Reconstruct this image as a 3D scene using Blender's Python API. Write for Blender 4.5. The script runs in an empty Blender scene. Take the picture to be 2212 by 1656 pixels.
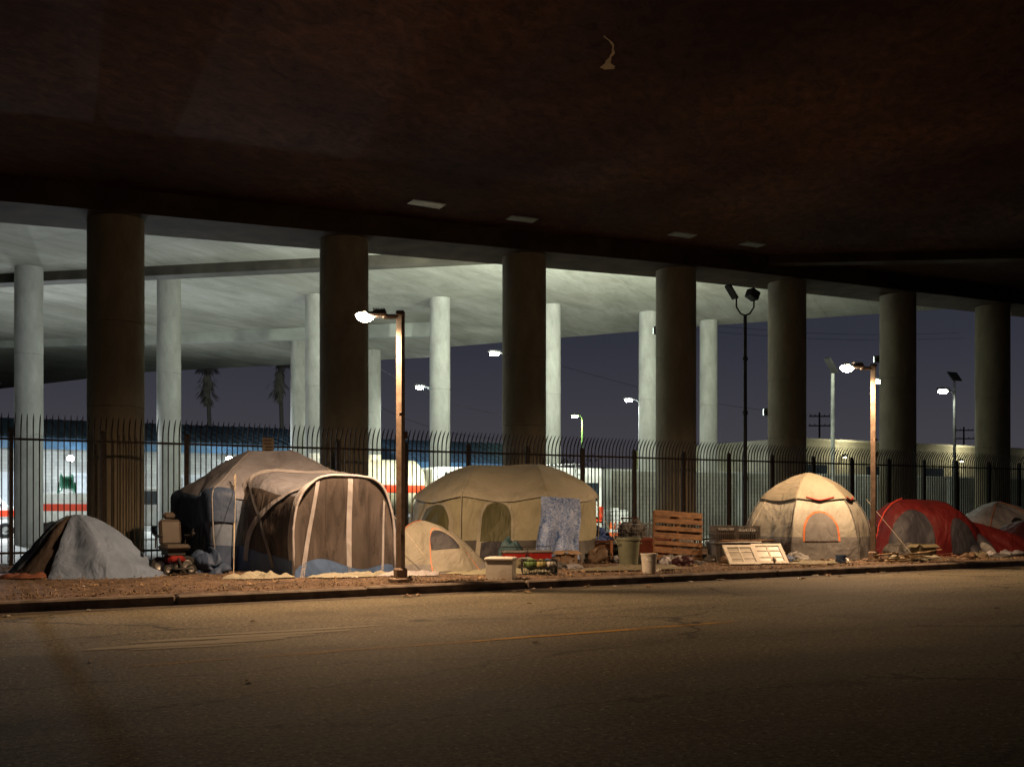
import bpy, math, random
from mathutils import Vector, noise, Matrix
random.seed(7)
sc=bpy.context.scene
sc.view_settings.view_transform='Standard'
sc.view_settings.look='None'
sc.view_settings.exposure=0
R=math.radians
COL=sc.collection

# ------------------------------------------------------------ materials
MATS={}
def nt(name):
    m=bpy.data.materials.new(name); m.use_nodes=True
    t=m.node_tree; b=t.nodes['Principled BSDF']; return m,t,b
def mat(name,col,rough=.8,var=.2,scale=6,bump=.25,bscale=40,metal=0,col2=None,dist=.01,spec=.3,distort=0,stretch=(1,1,1),dirt=None,dscale=1.5):
    if name in MATS: return MATS[name]
    m,t,b=nt(name); N=t.nodes; L=t.links
    tc=N.new('ShaderNodeTexCoord'); mp=N.new('ShaderNodeMapping'); L.new(tc.outputs['Object'],mp.inputs[0])
    mp.inputs['Scale'].default_value=stretch
    n=N.new('ShaderNodeTexNoise'); n.inputs['Scale'].default_value=scale; n.inputs['Detail'].default_value=6
    n.inputs['Distortion'].default_value=distort
    L.new(mp.outputs[0],n.inputs['Vector'])
    r=N.new('ShaderNodeValToRGB'); r.color_ramp.elements[0].position=.3; r.color_ramp.elements[1].position=.7
    c2=col2 if col2 else tuple(min(1,c*(1+var)) for c in col)
    c1=tuple(c*(1-var) for c in col)
    r.color_ramp.elements[0].color=(*c1,1); r.color_ramp.elements[1].color=(*c2,1)
    L.new(n.outputs['Fac'],r.inputs[0])
    out=r.outputs[0]
    if dirt:
        n3=N.new('ShaderNodeTexNoise'); n3.inputs['Scale'].default_value=dscale; n3.inputs['Detail'].default_value=8; n3.inputs['Roughness'].default_value=.65
        L.new(tc.outputs['Object'],n3.inputs['Vector'])
        r3=N.new('ShaderNodeValToRGB'); r3.color_ramp.elements[0].position=.48; r3.color_ramp.elements[1].position=.68
        L.new(n3.outputs['Fac'],r3.inputs[0])
        mx=N.new('ShaderNodeMixRGB'); mx.inputs[2].default_value=(*dirt,1); L.new(r3.outputs[0],mx.inputs[0]); L.new(out,mx.inputs[1]); out=mx.outputs[0]
    L.new(out,b.inputs['Base Color'])
    b.inputs['Roughness'].default_value=rough; b.inputs['Metallic'].default_value=metal
    b.inputs['Specular IOR Level'].default_value=spec
    if bump>0:
        n2=N.new('ShaderNodeTexNoise'); n2.inputs['Scale'].default_value=bscale; n2.inputs['Detail'].default_value=5; n2.inputs['Distortion'].default_value=distort
        L.new(mp.outputs[0],n2.inputs['Vector'])
        bp=N.new('ShaderNodeBump'); bp.inputs['Strength'].default_value=bump; bp.inputs['Distance'].default_value=dist
        L.new(n2.outputs['Fac'],bp.inputs['Height']); L.new(bp.outputs[0],b.inputs['Normal'])
    MATS[name]=m; return m
def fabric(name,col,var=.08,dirt=None):
    m=mat(name,col,rough=.62,var=var,scale=2,bump=0,dirt=dirt,dscale=1.4,spec=.3)
    t=m.node_tree
    if 'foldbump' in t.nodes: return m
    N=t.nodes;L=t.links; tc=N.new('ShaderNodeTexCoord'); mp=N.new('ShaderNodeMapping'); mp.inputs['Scale'].default_value=(1,1,.55); L.new(tc.outputs['Object'],mp.inputs[0])
    n=N.new('ShaderNodeTexNoise'); n.inputs['Scale'].default_value=2.8; n.inputs['Detail'].default_value=3; n.inputs['Roughness'].default_value=.48; n.inputs['Distortion'].default_value=1.4; L.new(mp.outputs[0],n.inputs['Vector'])
    n2=N.new('ShaderNodeTexNoise'); n2.inputs['Scale'].default_value=1.1; n2.inputs['Detail'].default_value=2; n2.inputs['Distortion'].default_value=2.5; L.new(mp.outputs[0],n2.inputs['Vector'])
    sb=N.new('ShaderNodeMath'); sb.operation='SUBTRACT'; sb.inputs[1].default_value=.5; L.new(n2.outputs['Fac'],sb.inputs[0])
    ab=N.new('ShaderNodeMath'); ab.operation='ABSOLUTE'; L.new(sb.outputs[0],ab.inputs[0])
    sm=N.new('ShaderNodeMath'); sm.operation='MULTIPLY_ADD'; sm.inputs[1].default_value=2.0; L.new(ab.outputs[0],sm.inputs[0]); L.new(n.outputs['Fac'],sm.inputs[2])
    bp=N.new('ShaderNodeBump'); bp.name='foldbump'; bp.inputs['Strength'].default_value=.52; bp.inputs['Distance'].default_value=.055; L.new(sm.outputs[0],bp.inputs['Height']); L.new(bp.outputs[0],N['Principled BSDF'].inputs['Normal'])
    return m
def screen(name,col,alpha):
    if name in MATS: return MATS[name]
    m,t,b=nt(name); N=t.nodes; L=t.links
    n=N.new('ShaderNodeTexNoise'); n.inputs['Scale'].default_value=1.6; n.inputs['Detail'].default_value=3; n.inputs['Distortion'].default_value=1.4
    tc=N.new('ShaderNodeTexCoord'); mp=N.new('ShaderNodeMapping'); mp.inputs['Scale'].default_value=(2.4,2.4,.5); L.new(tc.outputs['Object'],mp.inputs[0]); L.new(mp.outputs[0],n.inputs['Vector'])
    r=N.new('ShaderNodeValToRGB'); r.color_ramp.elements[0].color=(*[c*.5 for c in col],1); r.color_ramp.elements[1].color=(*[c*1.5 for c in col],1)
    r.color_ramp.elements[0].position=.3; r.color_ramp.elements[1].position=.7
    L.new(n.outputs['Fac'],r.inputs[0]); L.new(r.outputs[0],b.inputs['Base Color'])
    bp=N.new('ShaderNodeBump'); bp.inputs['Strength'].default_value=.6; bp.inputs['Distance'].default_value=.08; L.new(n.outputs['Fac'],bp.inputs['Height']); L.new(bp.outputs[0],b.inputs['Normal'])
    b.inputs['Roughness'].default_value=.7; b.inputs['Alpha'].default_value=alpha
    MATS[name]=m; return m
def emit(name,col,st):
    if name in MATS: return MATS[name]
    m,t,b=nt(name); b.inputs['Base Color'].default_value=(*col,1)
    b.inputs['Emission Color'].default_value=(*col,1); b.inputs['Emission Strength'].default_value=st
    MATS[name]=m; return m

def asphalt():
    m,t,b=nt('asphalt'); N=t.nodes; L=t.links
    tc=N.new('ShaderNodeTexCoord'); P=tc.outputs['Object']
    def nz(s,d=6,dist=0,sc=(1,1,1),ro=.55):
        mp=N.new('ShaderNodeMapping'); mp.inputs['Scale'].default_value=sc; L.new(P,mp.inputs[0])
        n=N.new('ShaderNodeTexNoise'); n.inputs['Scale'].default_value=s; n.inputs['Detail'].default_value=d; n.inputs['Distortion'].default_value=dist; n.inputs['Roughness'].default_value=ro
        L.new(mp.outputs[0],n.inputs['Vector']); return n.outputs['Fac']
    def ramp(f,p0,p1,c0,c1):
        r=N.new('ShaderNodeValToRGB'); r.color_ramp.elements[0].position=p0; r.color_ramp.elements[1].position=p1
        r.color_ramp.elements[0].color=(*c0,1); r.color_ramp.elements[1].color=(*c1,1); L.new(f,r.inputs[0]); return r.outputs[0]
    def mix(f,a,c,ty='MIX'):
        x=N.new('ShaderNodeMixRGB'); x.blend_type=ty
        if isinstance(f,float): x.inputs[0].default_value=f
        else: L.new(f,x.inputs[0])
        L.new(a,x.inputs[1]); L.new(c,x.inputs[2]) if not isinstance(c,tuple) else setattr(x.inputs[2],'default_value',(*c,1))
        return x.outputs[0]
    big=ramp(nz(.35,5,.3,(.35,1.6,1)),.35,.65,(.078,.068,.048),(.135,.118,.082))
    fine=ramp(nz(20,5,ro=.95),.40,.62,(.18,.18,.18),(2.2,2.2,2.15))
    base=mix(1.0,big,fine,'MULTIPLY')
    v=N.new('ShaderNodeTexVoronoi'); v.inputs['Scale'].default_value=20; L.new(P,v.inputs['Vector'])
    g=ramp(v.outputs['Distance'],.12,.28,(1,1,1),(0,0,0))
    n9=ramp(nz(13,2),.55,.59,(0,0,0),(1,1,1))
    gm=mix(1.0,g,n9,'MULTIPLY')
    base=mix(gm,base,(.46,.41,.31))
    wp=N.new('ShaderNodeTexNoise'); wp.inputs['Scale'].default_value=.9; wp.inputs['Detail'].default_value=8; wp.inputs['Roughness'].default_value=.65; L.new(P,wp.inputs['Vector'])
    ad=N.new('ShaderNodeVectorMath'); ad.operation='MULTIPLY_ADD'; ad.inputs[1].default_value=(1.4,1.4,0); L.new(wp.outputs['Color'],ad.inputs[0]); L.new(P,ad.inputs[2])
    mp=N.new('ShaderNodeMapping'); mp.inputs['Scale'].default_value=(.10,.40,1); L.new(ad.outputs[0],mp.inputs[0])
    vc=N.new('ShaderNodeTexVoronoi'); vc.feature='DISTANCE_TO_EDGE'; vc.inputs['Scale'].default_value=1.0; L.new(mp.outputs[0],vc.inputs['Vector'])
    cr=ramp(vc.outputs['Distance'],.001,.007,(1,1,1),(0,0,0))
    base=mix(cr,base,(.016,.014,.011))
    st=ramp(nz(1.1,7,.5),.54,.72,(0,0,0),(.55,.55,.55))
    base=mix(st,base,(.045,.039,.029))
    L.new(base,b.inputs['Base Color']); b.inputs['Roughness'].default_value=.82; b.inputs['Specular IOR Level'].default_value=.18
    bp=N.new('ShaderNodeBump'); bp.inputs['Strength'].default_value=.75; bp.inputs['Distance'].default_value=.02
    L.new(nz(20,4,ro=.8),bp.inputs['Height']); L.new(bp.outputs[0],b.inputs['Normal'])
    return m
def deckmat(name,c0,c1,stain,panels=True,fs=.5,mort=.55,st=(.5,1.8,1)):
    m,t,b=nt(name); N=t.nodes; L=t.links
    tc=N.new('ShaderNodeTexCoord'); P=tc.outputs['Object']
    mp=N.new('ShaderNodeMapping'); mp.inputs['Rotation'].default_value=(0,0,R(-36)); L.new(P,mp.inputs[0])
    if panels:
        br=N.new('ShaderNodeTexBrick'); br.inputs['Scale'].default_value=.35; br.inputs['Mortar Size'].default_value=.006
        br.inputs['Color1'].default_value=(*c0,1); br.inputs['Color2'].default_value=(*c1,1); br.inputs['Mortar'].default_value=(*[x*mort for x in c0],1)
        br.inputs['Brick Width'].default_value=1.7; br.inputs['Row Height'].default_value=.84
        L.new(mp.outputs[0],br.inputs['Vector']); src=br.outputs['Color']
    else:
        nb=N.new('ShaderNodeTexNoise'); nb.inputs['Scale'].default_value=.22; nb.inputs['Detail'].default_value=5; L.new(P,nb.inputs['Vector'])
        rb=N.new('ShaderNodeValToRGB'); rb.color_ramp.elements[0].position=.35; rb.color_ramp.elements[1].position=.65; rb.color_ramp.elements[0].color=(*c0,1); rb.color_ramp.elements[1].color=(*c1,1); L.new(nb.outputs['Fac'],rb.inputs[0]); src=rb.outputs[0]
    n=N.new('ShaderNodeTexNoise'); n.inputs['Scale'].default_value=fs; n.inputs['Detail'].default_value=10; n.inputs['Roughness'].default_value=.75; n.inputs['Distortion'].default_value=.6
    mp2=N.new('ShaderNodeMapping'); mp2.inputs['Scale'].default_value=st; L.new(mp.outputs[0],mp2.inputs[0]); L.new(mp2.outputs[0],n.inputs['Vector'])
    r=N.new('ShaderNodeValToRGB'); r.color_ramp.elements[0].position=.34; r.color_ramp.elements[1].position=.66
    r.color_ramp.elements[0].color=(*stain,1); r.color_ramp.elements[1].color=(1.0,1.0,1.0,1)
    L.new(n.outputs['Fac'],r.inputs[0])
    x=N.new('ShaderNodeMixRGB'); x.blend_type='MULTIPLY'; x.inputs[0].default_value=1; L.new(src,x.inputs[1]); L.new(r.outputs[0],x.inputs[2])
    L.new(x.outputs[0],b.inputs['Base Color']); b.inputs['Roughness'].default_value=.9; b.inputs['Specular IOR Level'].default_value=.1
    bp=N.new('ShaderNodeBump'); bp.inputs['Strength'].default_value=.25; bp.inputs['Distance'].default_value=.03; L.new(n.outputs['Fac'],bp.inputs['Height']); L.new(bp.outputs[0],b.inputs['Normal'])
    return m
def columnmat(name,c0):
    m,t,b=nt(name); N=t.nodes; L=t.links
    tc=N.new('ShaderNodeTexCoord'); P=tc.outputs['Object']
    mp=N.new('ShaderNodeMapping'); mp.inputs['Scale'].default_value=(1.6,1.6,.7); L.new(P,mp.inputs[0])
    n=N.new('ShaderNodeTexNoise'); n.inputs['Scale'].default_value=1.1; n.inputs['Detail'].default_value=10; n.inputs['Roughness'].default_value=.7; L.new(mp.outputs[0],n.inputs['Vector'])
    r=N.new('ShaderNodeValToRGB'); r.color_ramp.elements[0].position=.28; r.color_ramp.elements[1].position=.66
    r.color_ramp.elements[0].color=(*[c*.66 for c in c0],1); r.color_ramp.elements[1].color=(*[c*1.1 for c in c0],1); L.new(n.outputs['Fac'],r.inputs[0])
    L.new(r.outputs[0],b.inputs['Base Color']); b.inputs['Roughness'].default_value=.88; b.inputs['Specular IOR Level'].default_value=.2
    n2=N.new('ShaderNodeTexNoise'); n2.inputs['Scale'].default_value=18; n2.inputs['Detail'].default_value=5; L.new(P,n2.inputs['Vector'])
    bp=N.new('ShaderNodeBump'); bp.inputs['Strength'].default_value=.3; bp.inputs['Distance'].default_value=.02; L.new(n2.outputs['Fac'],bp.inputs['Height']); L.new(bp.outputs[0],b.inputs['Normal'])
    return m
def brickmat(name,c,scale=1.0,mort=.5):
    m,t,b=nt(name); N=t.nodes; L=t.links
    tc=N.new('ShaderNodeTexCoord'); sx=N.new('ShaderNodeSeparateXYZ'); L.new(tc.outputs['Object'],sx.inputs[0])
    cb=N.new('ShaderNodeCombineXYZ')
    a=N.new('ShaderNodeMath'); a.operation='ADD'; L.new(sx.outputs[0],a.inputs[0]); L.new(sx.outputs[1],a.inputs[1])
    L.new(a.outputs[0],cb.inputs[0]); L.new(sx.outputs[2],cb.inputs[1])
    br=N.new('ShaderNodeTexBrick'); br.inputs['Scale'].default_value=scale; br.inputs['Mortar Size'].default_value=.012
    br.inputs['Brick Width'].default_value=.4; br.inputs['Row Height'].default_value=.2
    br.inputs['Color1'].default_value=(*c,1); br.inputs['Color2'].default_value=(*[x*.85 for x in c],1); br.inputs['Mortar'].default_value=(*[x*mort for x in c],1)
    L.new(cb.outputs[0],br.inputs['Vector'])
    n=N.new('ShaderNodeTexNoise'); n.inputs['Scale'].default_value=.7; n.inputs['Detail'].default_value=7; L.new(tc.outputs['Object'],n.inputs['Vector'])
    r=N.new('ShaderNodeValToRGB'); r.color_ramp.elements[0].color=(.6,.6,.6,1); r.color_ramp.elements[0].position=.3; r.color_ramp.elements[1].position=.65; L.new(n.outputs['Fac'],r.inputs[0])
    x=N.new('ShaderNodeMixRGB'); x.blend_type='MULTIPLY'; x.inputs[0].default_value=1; L.new(br.outputs['Color'],x.inputs[1]); L.new(r.outputs[0],x.inputs[2])
    L.new(x.outputs[0],b.inputs['Base Color']); b.inputs['Roughness'].default_value=.9
    return m

# ------------------------------------------------------------ mesh builder
class MB:
    def __init__(s): s.v=[]; s.f=[]; s.mi=[]; s.m=0
    def add(s,vs,fs):
        o=len(s.v); s.v+= [tuple(x) for x in vs]
        for f in fs: s.f.append(tuple(i+o for i in f)); s.mi.append(s.m)
        return s
    def box(s,c,d,rot=None):
        x,y,z=[k/2 for k in d]
        vs=[Vector((i*x,j*y,k*z)) for i in(-1,1) for j in(-1,1) for k in(-1,1)]
        if rot is not None: vs=[rot@w for w in vs]
        vs=[w+Vector(c) for w in vs]
        return s.add(vs,[(0,1,3,2),(4,6,7,5),(0,4,5,1),(2,3,7,6),(0,2,6,4),(1,5,7,3)])
    def bbox(s,c,d,bv=.02,rot=None):
        x,y,z=[k/2 for k in d]; b=min(bv,x*.9,y*.9,z*.9)
        vs=[];fs=[];idx={}
        for i in(-1,1):
            for j in(-1,1):
                for k in(-1,1):
                    for ax in range(3):
                        p=[i*(x-b),j*(y-b),k*(z-b)]; p[ax]=(i*x,j*y,k*z)[ax]
                        idx[(i,j,k,ax)]=len(vs); vs.append(Vector(p))
        for ax in range(3):
            o=[a for a in range(3) if a!=ax]
            for sg in(-1,1):
                f=[]
                for(p,q) in((-1,-1),(1,-1),(1,1),(-1,1)):
                    k=[0,0,0];k[ax]=sg;k[o[0]]=p;k[o[1]]=q; f.append(idx[(*k,ax)])
                fs.append(f)
        for ax in range(3):
            o=[a for a in range(3) if a!=ax]
            for p in(-1,1):
                for q in(-1,1):
                    k0=[0,0,0];k0[o[0]]=p;k0[o[1]]=q;k0[ax]=-1;k1=list(k0);k1[ax]=1
                    fs.append([idx[(*k0,o[0])],idx[(*k1,o[0])],idx[(*k1,o[1])],idx[(*k0,o[1])]])
        for i in(-1,1):
            for j in(-1,1):
                for k in(-1,1): fs.append([idx[(i,j,k,0)],idx[(i,j,k,1)],idx[(i,j,k,2)]])
        if rot is not None: vs=[rot@w for w in vs]
        return s.add([w+Vector(c) for w in vs],fs)
    def tube(s,pts,r,n=6,cap=True,rs=None):
        pts=[Vector(p) for p in pts]; vs=[];fs=[]
        prev=None
        for i,p in enumerate(pts):
            if i==0:t=pts[1]-p
            elif i==len(pts)-1:t=p-pts[i-1]
            else:t=pts[i+1]-pts[i-1]
            t.normalize()
            if prev is None:
                a=Vector((0,0,1)) if abs(t.z)<.9 else Vector((1,0,0))
                nx=t.cross(a).normalized()
            else:
                nx=(prev-t*prev.dot(t)).normalized()
            prev=nx; ny=t.cross(nx)
            rr=rs[i] if rs else r
            for k in range(n):
                a=2*math.pi*(k+.5)/n; vs.append(p+nx*math.cos(a)*rr+ny*math.sin(a)*rr)
        for i in range(len(pts)-1):
            for k in range(n): fs.append((i*n+k,i*n+(k+1)%n,(i+1)*n+(k+1)%n,(i+1)*n+k))
        if cap: fs.append(tuple(range(n))[::-1]); fs.append(tuple((len(pts)-1)*n+k for k in range(n)))
        return s.add(vs,fs)
    def cyl(s,a,b,r,n=16,r2=None):
        return s.tube([a,b],r,n,True,[r,r if r2 is None else r2])
    def lathe(s,prof,n=24,c=(0,0,0)):
        vs=[];fs=[]
        for(r,z) in prof:
            for k in range(n):
                a=2*math.pi*k/n; vs.append((c[0]+r*math.cos(a),c[1]+r*math.sin(a),c[2]+z))
        for i in range(len(prof)-1):
            for k in range(n): fs.append((i*n+k,i*n+(k+1)%n,(i+1)*n+(k+1)%n,(i+1)*n+k))
        return s.add(vs,fs)
    def ext(s,prof,y0,y1,inset=0):
        n=len(prof); cx=sum(p[0] for p in prof)/n; cz=sum(p[1] for p in prof)/n
        def row(y,k): return [(cx+(p[0]-cx)*k,y,cz+(p[1]-cz)*k) for p in prof]
        rows=[row(y0,1-inset),row(y0+inset,1),row(y1-inset,1),row(y1,1-inset)] if inset else [row(y0,1),row(y1,1)]
        vs=sum(rows,[]);fs=[]
        for j in range(len(rows)-1):
            for i in range(n): fs.append((j*n+i,j*n+(i+1)%n,(j+1)*n+(i+1)%n,(j+1)*n+i))
        fs.append(tuple(range(n))[::-1]); fs.append(tuple((len(rows)-1)*n+i for i in range(n)))
        return s.add(vs,fs)
    def rotz(s,a):
        c,d=math.cos(a),math.sin(a); s.v=[(x*c-y*d,x*d+y*c,z) for x,y,z in s.v]; return s
    def patch(s,fn,nu,nv,closed=False):
        vs=[];fs=[]
        for j in range(nv+1):
            for i in range(nu+(0 if closed else 1)): vs.append(fn(i/nu,j/nv))
        w=nu if closed else nu+1
        for j in range(nv):
            for i in range(nu):
                fs.append((j*w+i,j*w+(i+1)%w if closed else j*w+i+1,(j+1)*w+((i+1)%w if closed else i+1),(j+1)*w+i))
        return s.add(vs,fs)
    def obj(s,name,mats,smooth=False,parent=None,loc=None,rz=0,auto=None):
        me=bpy.data.meshes.new(name); me.from_pydata(s.v,[],s.f); me.update()
        if not isinstance(mats,(list,tuple)): mats=[mats]
        for m in mats: me.materials.append(m)
        me.polygons.foreach_set('material_index',s.mi)
        if smooth: me.polygons.foreach_set('use_smooth',[True]*len(me.polygons))
        import bmesh
        bm=bmesh.new(); bm.from_mesh(me); bmesh.ops.recalc_face_normals(bm,faces=bm.faces)
        if auto:
            for e in bm.edges:
                if len(e.link_faces)==2 and e.calc_face_angle(0)>auto: e.smooth=False
        bm.to_mesh(me); bm.free()
        o=bpy.data.objects.new(name,me); COL.objects.link(o)
        if loc is not None: o.location=loc
        o.rotation_euler[2]=rz
        if parent: o.parent=parent
        return o
def thing(name,label,cat,loc,rz=0,group=None):
    e=bpy.data.objects.new(name,None); COL.objects.link(e); e.empty_display_size=.2
    e.location=loc; e.rotation_euler[2]=rz; e['label']=label; e['category']=cat
    if group: e['group']=group
    return e
def tag(o,label,cat,group=None):
    o['label']=label; o['category']=cat
    if group:o['group']=group
    return o
def copy_thing(e,loc,rz=None,label=None):
    n=e.copy(); COL.objects.link(n); n.location=loc
    if rz is not None: n.rotation_euler[2]=rz
    if label: n['label']=label
    def rec(a,b):
        for c in list(a.children):
            k=c.copy(); COL.objects.link(k); k.parent=b; rec(c,k)
    rec(e,n); return n
def structure(o): o['kind']='structure'; return o
def RX(a): return Matrix.Rotation(a,3,'X')
def RY(a): return Matrix.Rotation(a,3,'Y')
def RZ(a): return Matrix.Rotation(a,3,'Z')
CAMYAW=R(-29.53)
SW=.15

# ------------------------------------------------------------ world / camera
w=bpy.data.worlds.new('World'); sc.world=w; w.use_nodes=True
N=w.node_tree.nodes; L=w.node_tree.links; bg=N['Background']
tc=N.new('ShaderNodeTexCoord'); sx=N.new('ShaderNodeSeparateXYZ'); L.new(tc.outputs['Generated'],sx.inputs[0])
rp=N.new('ShaderNodeValToRGB'); L.new(sx.outputs[2],rp.inputs[0])
rp.color_ramp.elements[0].position=0; rp.color_ramp.elements[0].color=(.070,.064,.074,1)
rp.color_ramp.elements[1].position=.45; rp.color_ramp.elements[1].color=(.012,.014,.022,1)
e=rp.color_ramp.elements.new(.16); e.color=(.030,.032,.046,1)
L.new(rp.outputs[0],bg.inputs['Color']); bg.inputs['Strength'].default_value=.95
cam=bpy.data.cameras.new('camera'); co=bpy.data.objects.new('camera',cam); COL.objects.link(co)
co.location=(0,0,1.45); co.rotation_euler=(R(90),0,CAMYAW)
cam.sensor_width=36; cam.lens=36*2170/2212; cam.shift_y=267/2212; cam.clip_end=2000; cam.clip_start=.1
sc.camera=co

# ------------------------------------------------------------ ground
def sheet(name,x0,x1,y0,y1,z,m,nx=1,ny=1,fn=None):
    b=MB(); b.patch(lambda a,c:(x0+(x1-x0)*a,y0+(y1-y0)*c,z+(fn(x0+(x1-x0)*a,y0+(y1-y0)*c) if fn else 0)),nx,ny)
    return structure(b.obj(name,m,smooth=True))
dirt=mat('dirt',(.11,.075,.055),rough=.95,scale=9,var=.5,bump=.9,bscale=45,dist=.03,col2=(.20,.145,.11),dirt=(.06,.045,.035),dscale=1.1,spec=.1)
sheet('ground',-500,700,-500,800,-.02,mat('far_ground',(.06,.055,.05),scale=.2))
sheet('road',-60,160,-9,15.36,0,asphalt())
sheet('parking_lot',-60,160,25.75,120,.02,mat('lot_paving',(.28,.28,.26),scale=.5,var=.25,bump=.2,dirt=(.15,.15,.14),dscale=.4))
sheet('verge',-60,160,15.50,25.75,SW,dirt,800,60,lambda x,y:(noise.noise(Vector((x*.8,y*.8,0)))*.03+noise.noise(Vector((x*4,y*4,3)))*.012)*min(1,(y-15.5)*2))
b=MB()
u=-60
while u<160:
    Lk=3.0; j=random.uniform(-.012,.012)
    b.bbox((u+Lk/2,15.43+j,.055),(Lk-.015,.16,.20+j),.03); u+=Lk
structure(b.obj('kerb',mat('kerb_concrete',(.16,.13,.105),scale=5,var=.4,bump=.5,dirt=(.05,.04,.035),dscale=2)))
b=MB(); b.box((50,25.75,.06),(220,.12,.2)); structure(b.obj('lot_kerb',MATS['kerb_concrete']))
sheet('gutter',-60,160,15.0,15.35,.004,mat('gutter_dirt',(.055,.043,.033),scale=6,var=.5,bump=.5,bscale=60))
def wornpaint(name,col,thr,sc_,amt=.8):
    m,t,bb=nt(name); N=t.nodes; L=t.links
    tc=N.new('ShaderNodeTexCoord'); mp=N.new('ShaderNodeMapping'); mp.inputs['Scale'].default_value=(.35,1.6,1); L.new(tc.outputs['Object'],mp.inputs[0])
    n=N.new('ShaderNodeTexNoise'); n.inputs['Scale'].default_value=sc_; n.inputs['Detail'].default_value=9; n.inputs['Roughness'].default_value=.7; L.new(mp.outputs[0],n.inputs['Vector'])
    r=N.new('ShaderNodeValToRGB'); r.color_ramp.elements[0].position=thr; r.color_ramp.elements[1].position=thr+.16; L.new(n.outputs['Fac'],r.inputs[0])
    mm=N.new('ShaderNodeMath'); mm.operation='MULTIPLY'; mm.inputs[1].default_value=amt; L.new(r.outputs[0],mm.inputs[0])
    L.new(mm.outputs[0],bb.inputs['Alpha']); bb.inputs['Base Color'].default_value=(*col,1); bb.inputs['Roughness'].default_value=.8; bb.inputs['Specular IOR Level'].default_value=.1
    return m
b=MB(); b.patch(lambda a,c:(1.5+a*7.2,9.60+c*.12,.006),1,1); b.patch(lambda a,c:(16.5+a*30,9.60+c*.12,.006),1,1)
structure(b.obj('yellow_road_line',wornpaint('yellow_paint',(.50,.28,.06),.38,1.6,.85)))
b=MB()
for (x0,x1,y,ww) in((1.2,3.3,10.95,.26),(1.7,4.2,11.30,.2),(2.4,4.7,11.56,.14),(1.6,2.8,10.72,.12),(2.6,3.7,11.1,.16)):
    b.patch(lambda a,c:(x0+(x1-x0)*a,y+(c-.5)*ww*(math.sin(a*3.1)**.5+.1)+.05*math.sin(a*3+x0),.006),16,1)
structure(b.obj('white_road_marking',wornpaint('white_paint',(.33,.30,.23),.25,2.2,.75)))

# ------------------------------------------------------------ overpasses
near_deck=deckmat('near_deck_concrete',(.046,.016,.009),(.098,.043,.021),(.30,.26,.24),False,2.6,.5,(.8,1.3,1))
far_deck=deckmat('far_deck_concrete',(.31,.31,.275),(.34,.335,.30),(.55,.55,.52),True,.35,.75)
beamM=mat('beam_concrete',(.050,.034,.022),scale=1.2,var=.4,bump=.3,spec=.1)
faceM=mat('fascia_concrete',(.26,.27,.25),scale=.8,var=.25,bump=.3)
darkbeam=mat('shaded_beam',(.035,.03,.022),scale=1.2,var=.5)  # near-black colour paints the shade on the ramp's beam face
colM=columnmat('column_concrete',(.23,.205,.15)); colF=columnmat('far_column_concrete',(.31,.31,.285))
def slab(name,poly,zf,th,m,par):
    n=len(poly); b=MB()
    b.add([(x,y,zf(x,y)) for x,y in poly]+[(x,y,zf(x,y)+th) for x,y in poly],[tuple(range(n)),tuple(range(n,2*n))]+[(i,(i+1)%n,n+(i+1)%n,n+i) for i in range(n)])
    return b.obj(name,m,parent=par)
def prism(us,y0,y1,zf,h):
    b=MB(); vs=[];fs=[]
    for u in us: vs+=[(u,y0,zf(u)),(u,y1,zf(u)),(u,y1,zf(u)+h),(u,y0,zf(u)+h)]
    for i in range(len(us)-1):
        for k in range(4): fs.append((i*4+k,i*4+(k+1)%4,(i+1)*4+(k+1)%4,(i+1)*4+k))
    fs+=[(0,1,2,3),tuple((len(us)-1)*4+k for k in range(4))]
    return b.add(vs,fs)
def beam(name,p,q,w_,zb0,zb1,h,m,par):
    p=Vector((*p,0));q=Vector((*q,0)); d=(q-p).normalized(); nrm=Vector((-d.y,d.x,0))*w_/2
    vs=[]
    for P_,zb in((p,zb0),(q,zb1)):
        for sg in(-1,1):
            for dz in(0,h): vs.append(P_+nrm*sg+Vector((0,0,zb+dz)))
    b=MB(); b.add(vs,[(0,1,3,2),(4,6,7,5),(0,4,5,1),(2,3,7,6),(0,2,6,4),(1,5,7,3)])
    return b.obj(name,m,parent=par)
def zb(u):
    return 9.50-.046*(21.7-u) if u<21.7 else 9.50+.026*(u-21.7)
O1=thing('overpass','dark concrete overpass on a row of round columns','overpass',(0,0,0))
US=[-60,21.7,110]
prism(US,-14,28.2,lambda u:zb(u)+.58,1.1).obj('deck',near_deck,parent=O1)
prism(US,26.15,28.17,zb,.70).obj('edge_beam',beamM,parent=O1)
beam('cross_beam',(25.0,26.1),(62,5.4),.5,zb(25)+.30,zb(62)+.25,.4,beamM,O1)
patchM=mat('ceiling_patch_pale',(.55,.60,.60),scale=4,var=.2)  # first panel paler and slightly bluish, the others duller
patchD=mat('ceiling_patch_dull',(.22,.24,.23),scale=4,var=.2)
for k_,(x,y,l) in enumerate(((11.3,24.6,.95),(14.5,25.0,.85),(20.2,24.8,.85),(23.2,24.9,.8))):
    b=MB(); b.box((0,0,0),(l,.42,.03)); b.box((0,0,-.018),(l*.9,.36,.01))
    b.obj('access_panel',patchM if k_==0 else patchD,parent=O1,loc=(x,y,zb(x)+.565),rz=random.uniform(-.12,.02))
b=MB()
def stain(a,c):
    wd=.012+.02*a+.14*max(0,(a-.6)/.4)**1.3*(1 if a<.93 else .5)
    x=9.85+1.0*a+.10*math.sin(a*5); y=14.2+1.1*a-.05*math.sin(a*6)
    off=(c-.5)*2*wd+noise.noise(Vector((a*7,c,1)))*.05
    return (x+off*.75,y-off*.6,zb(x)+.565)
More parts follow.
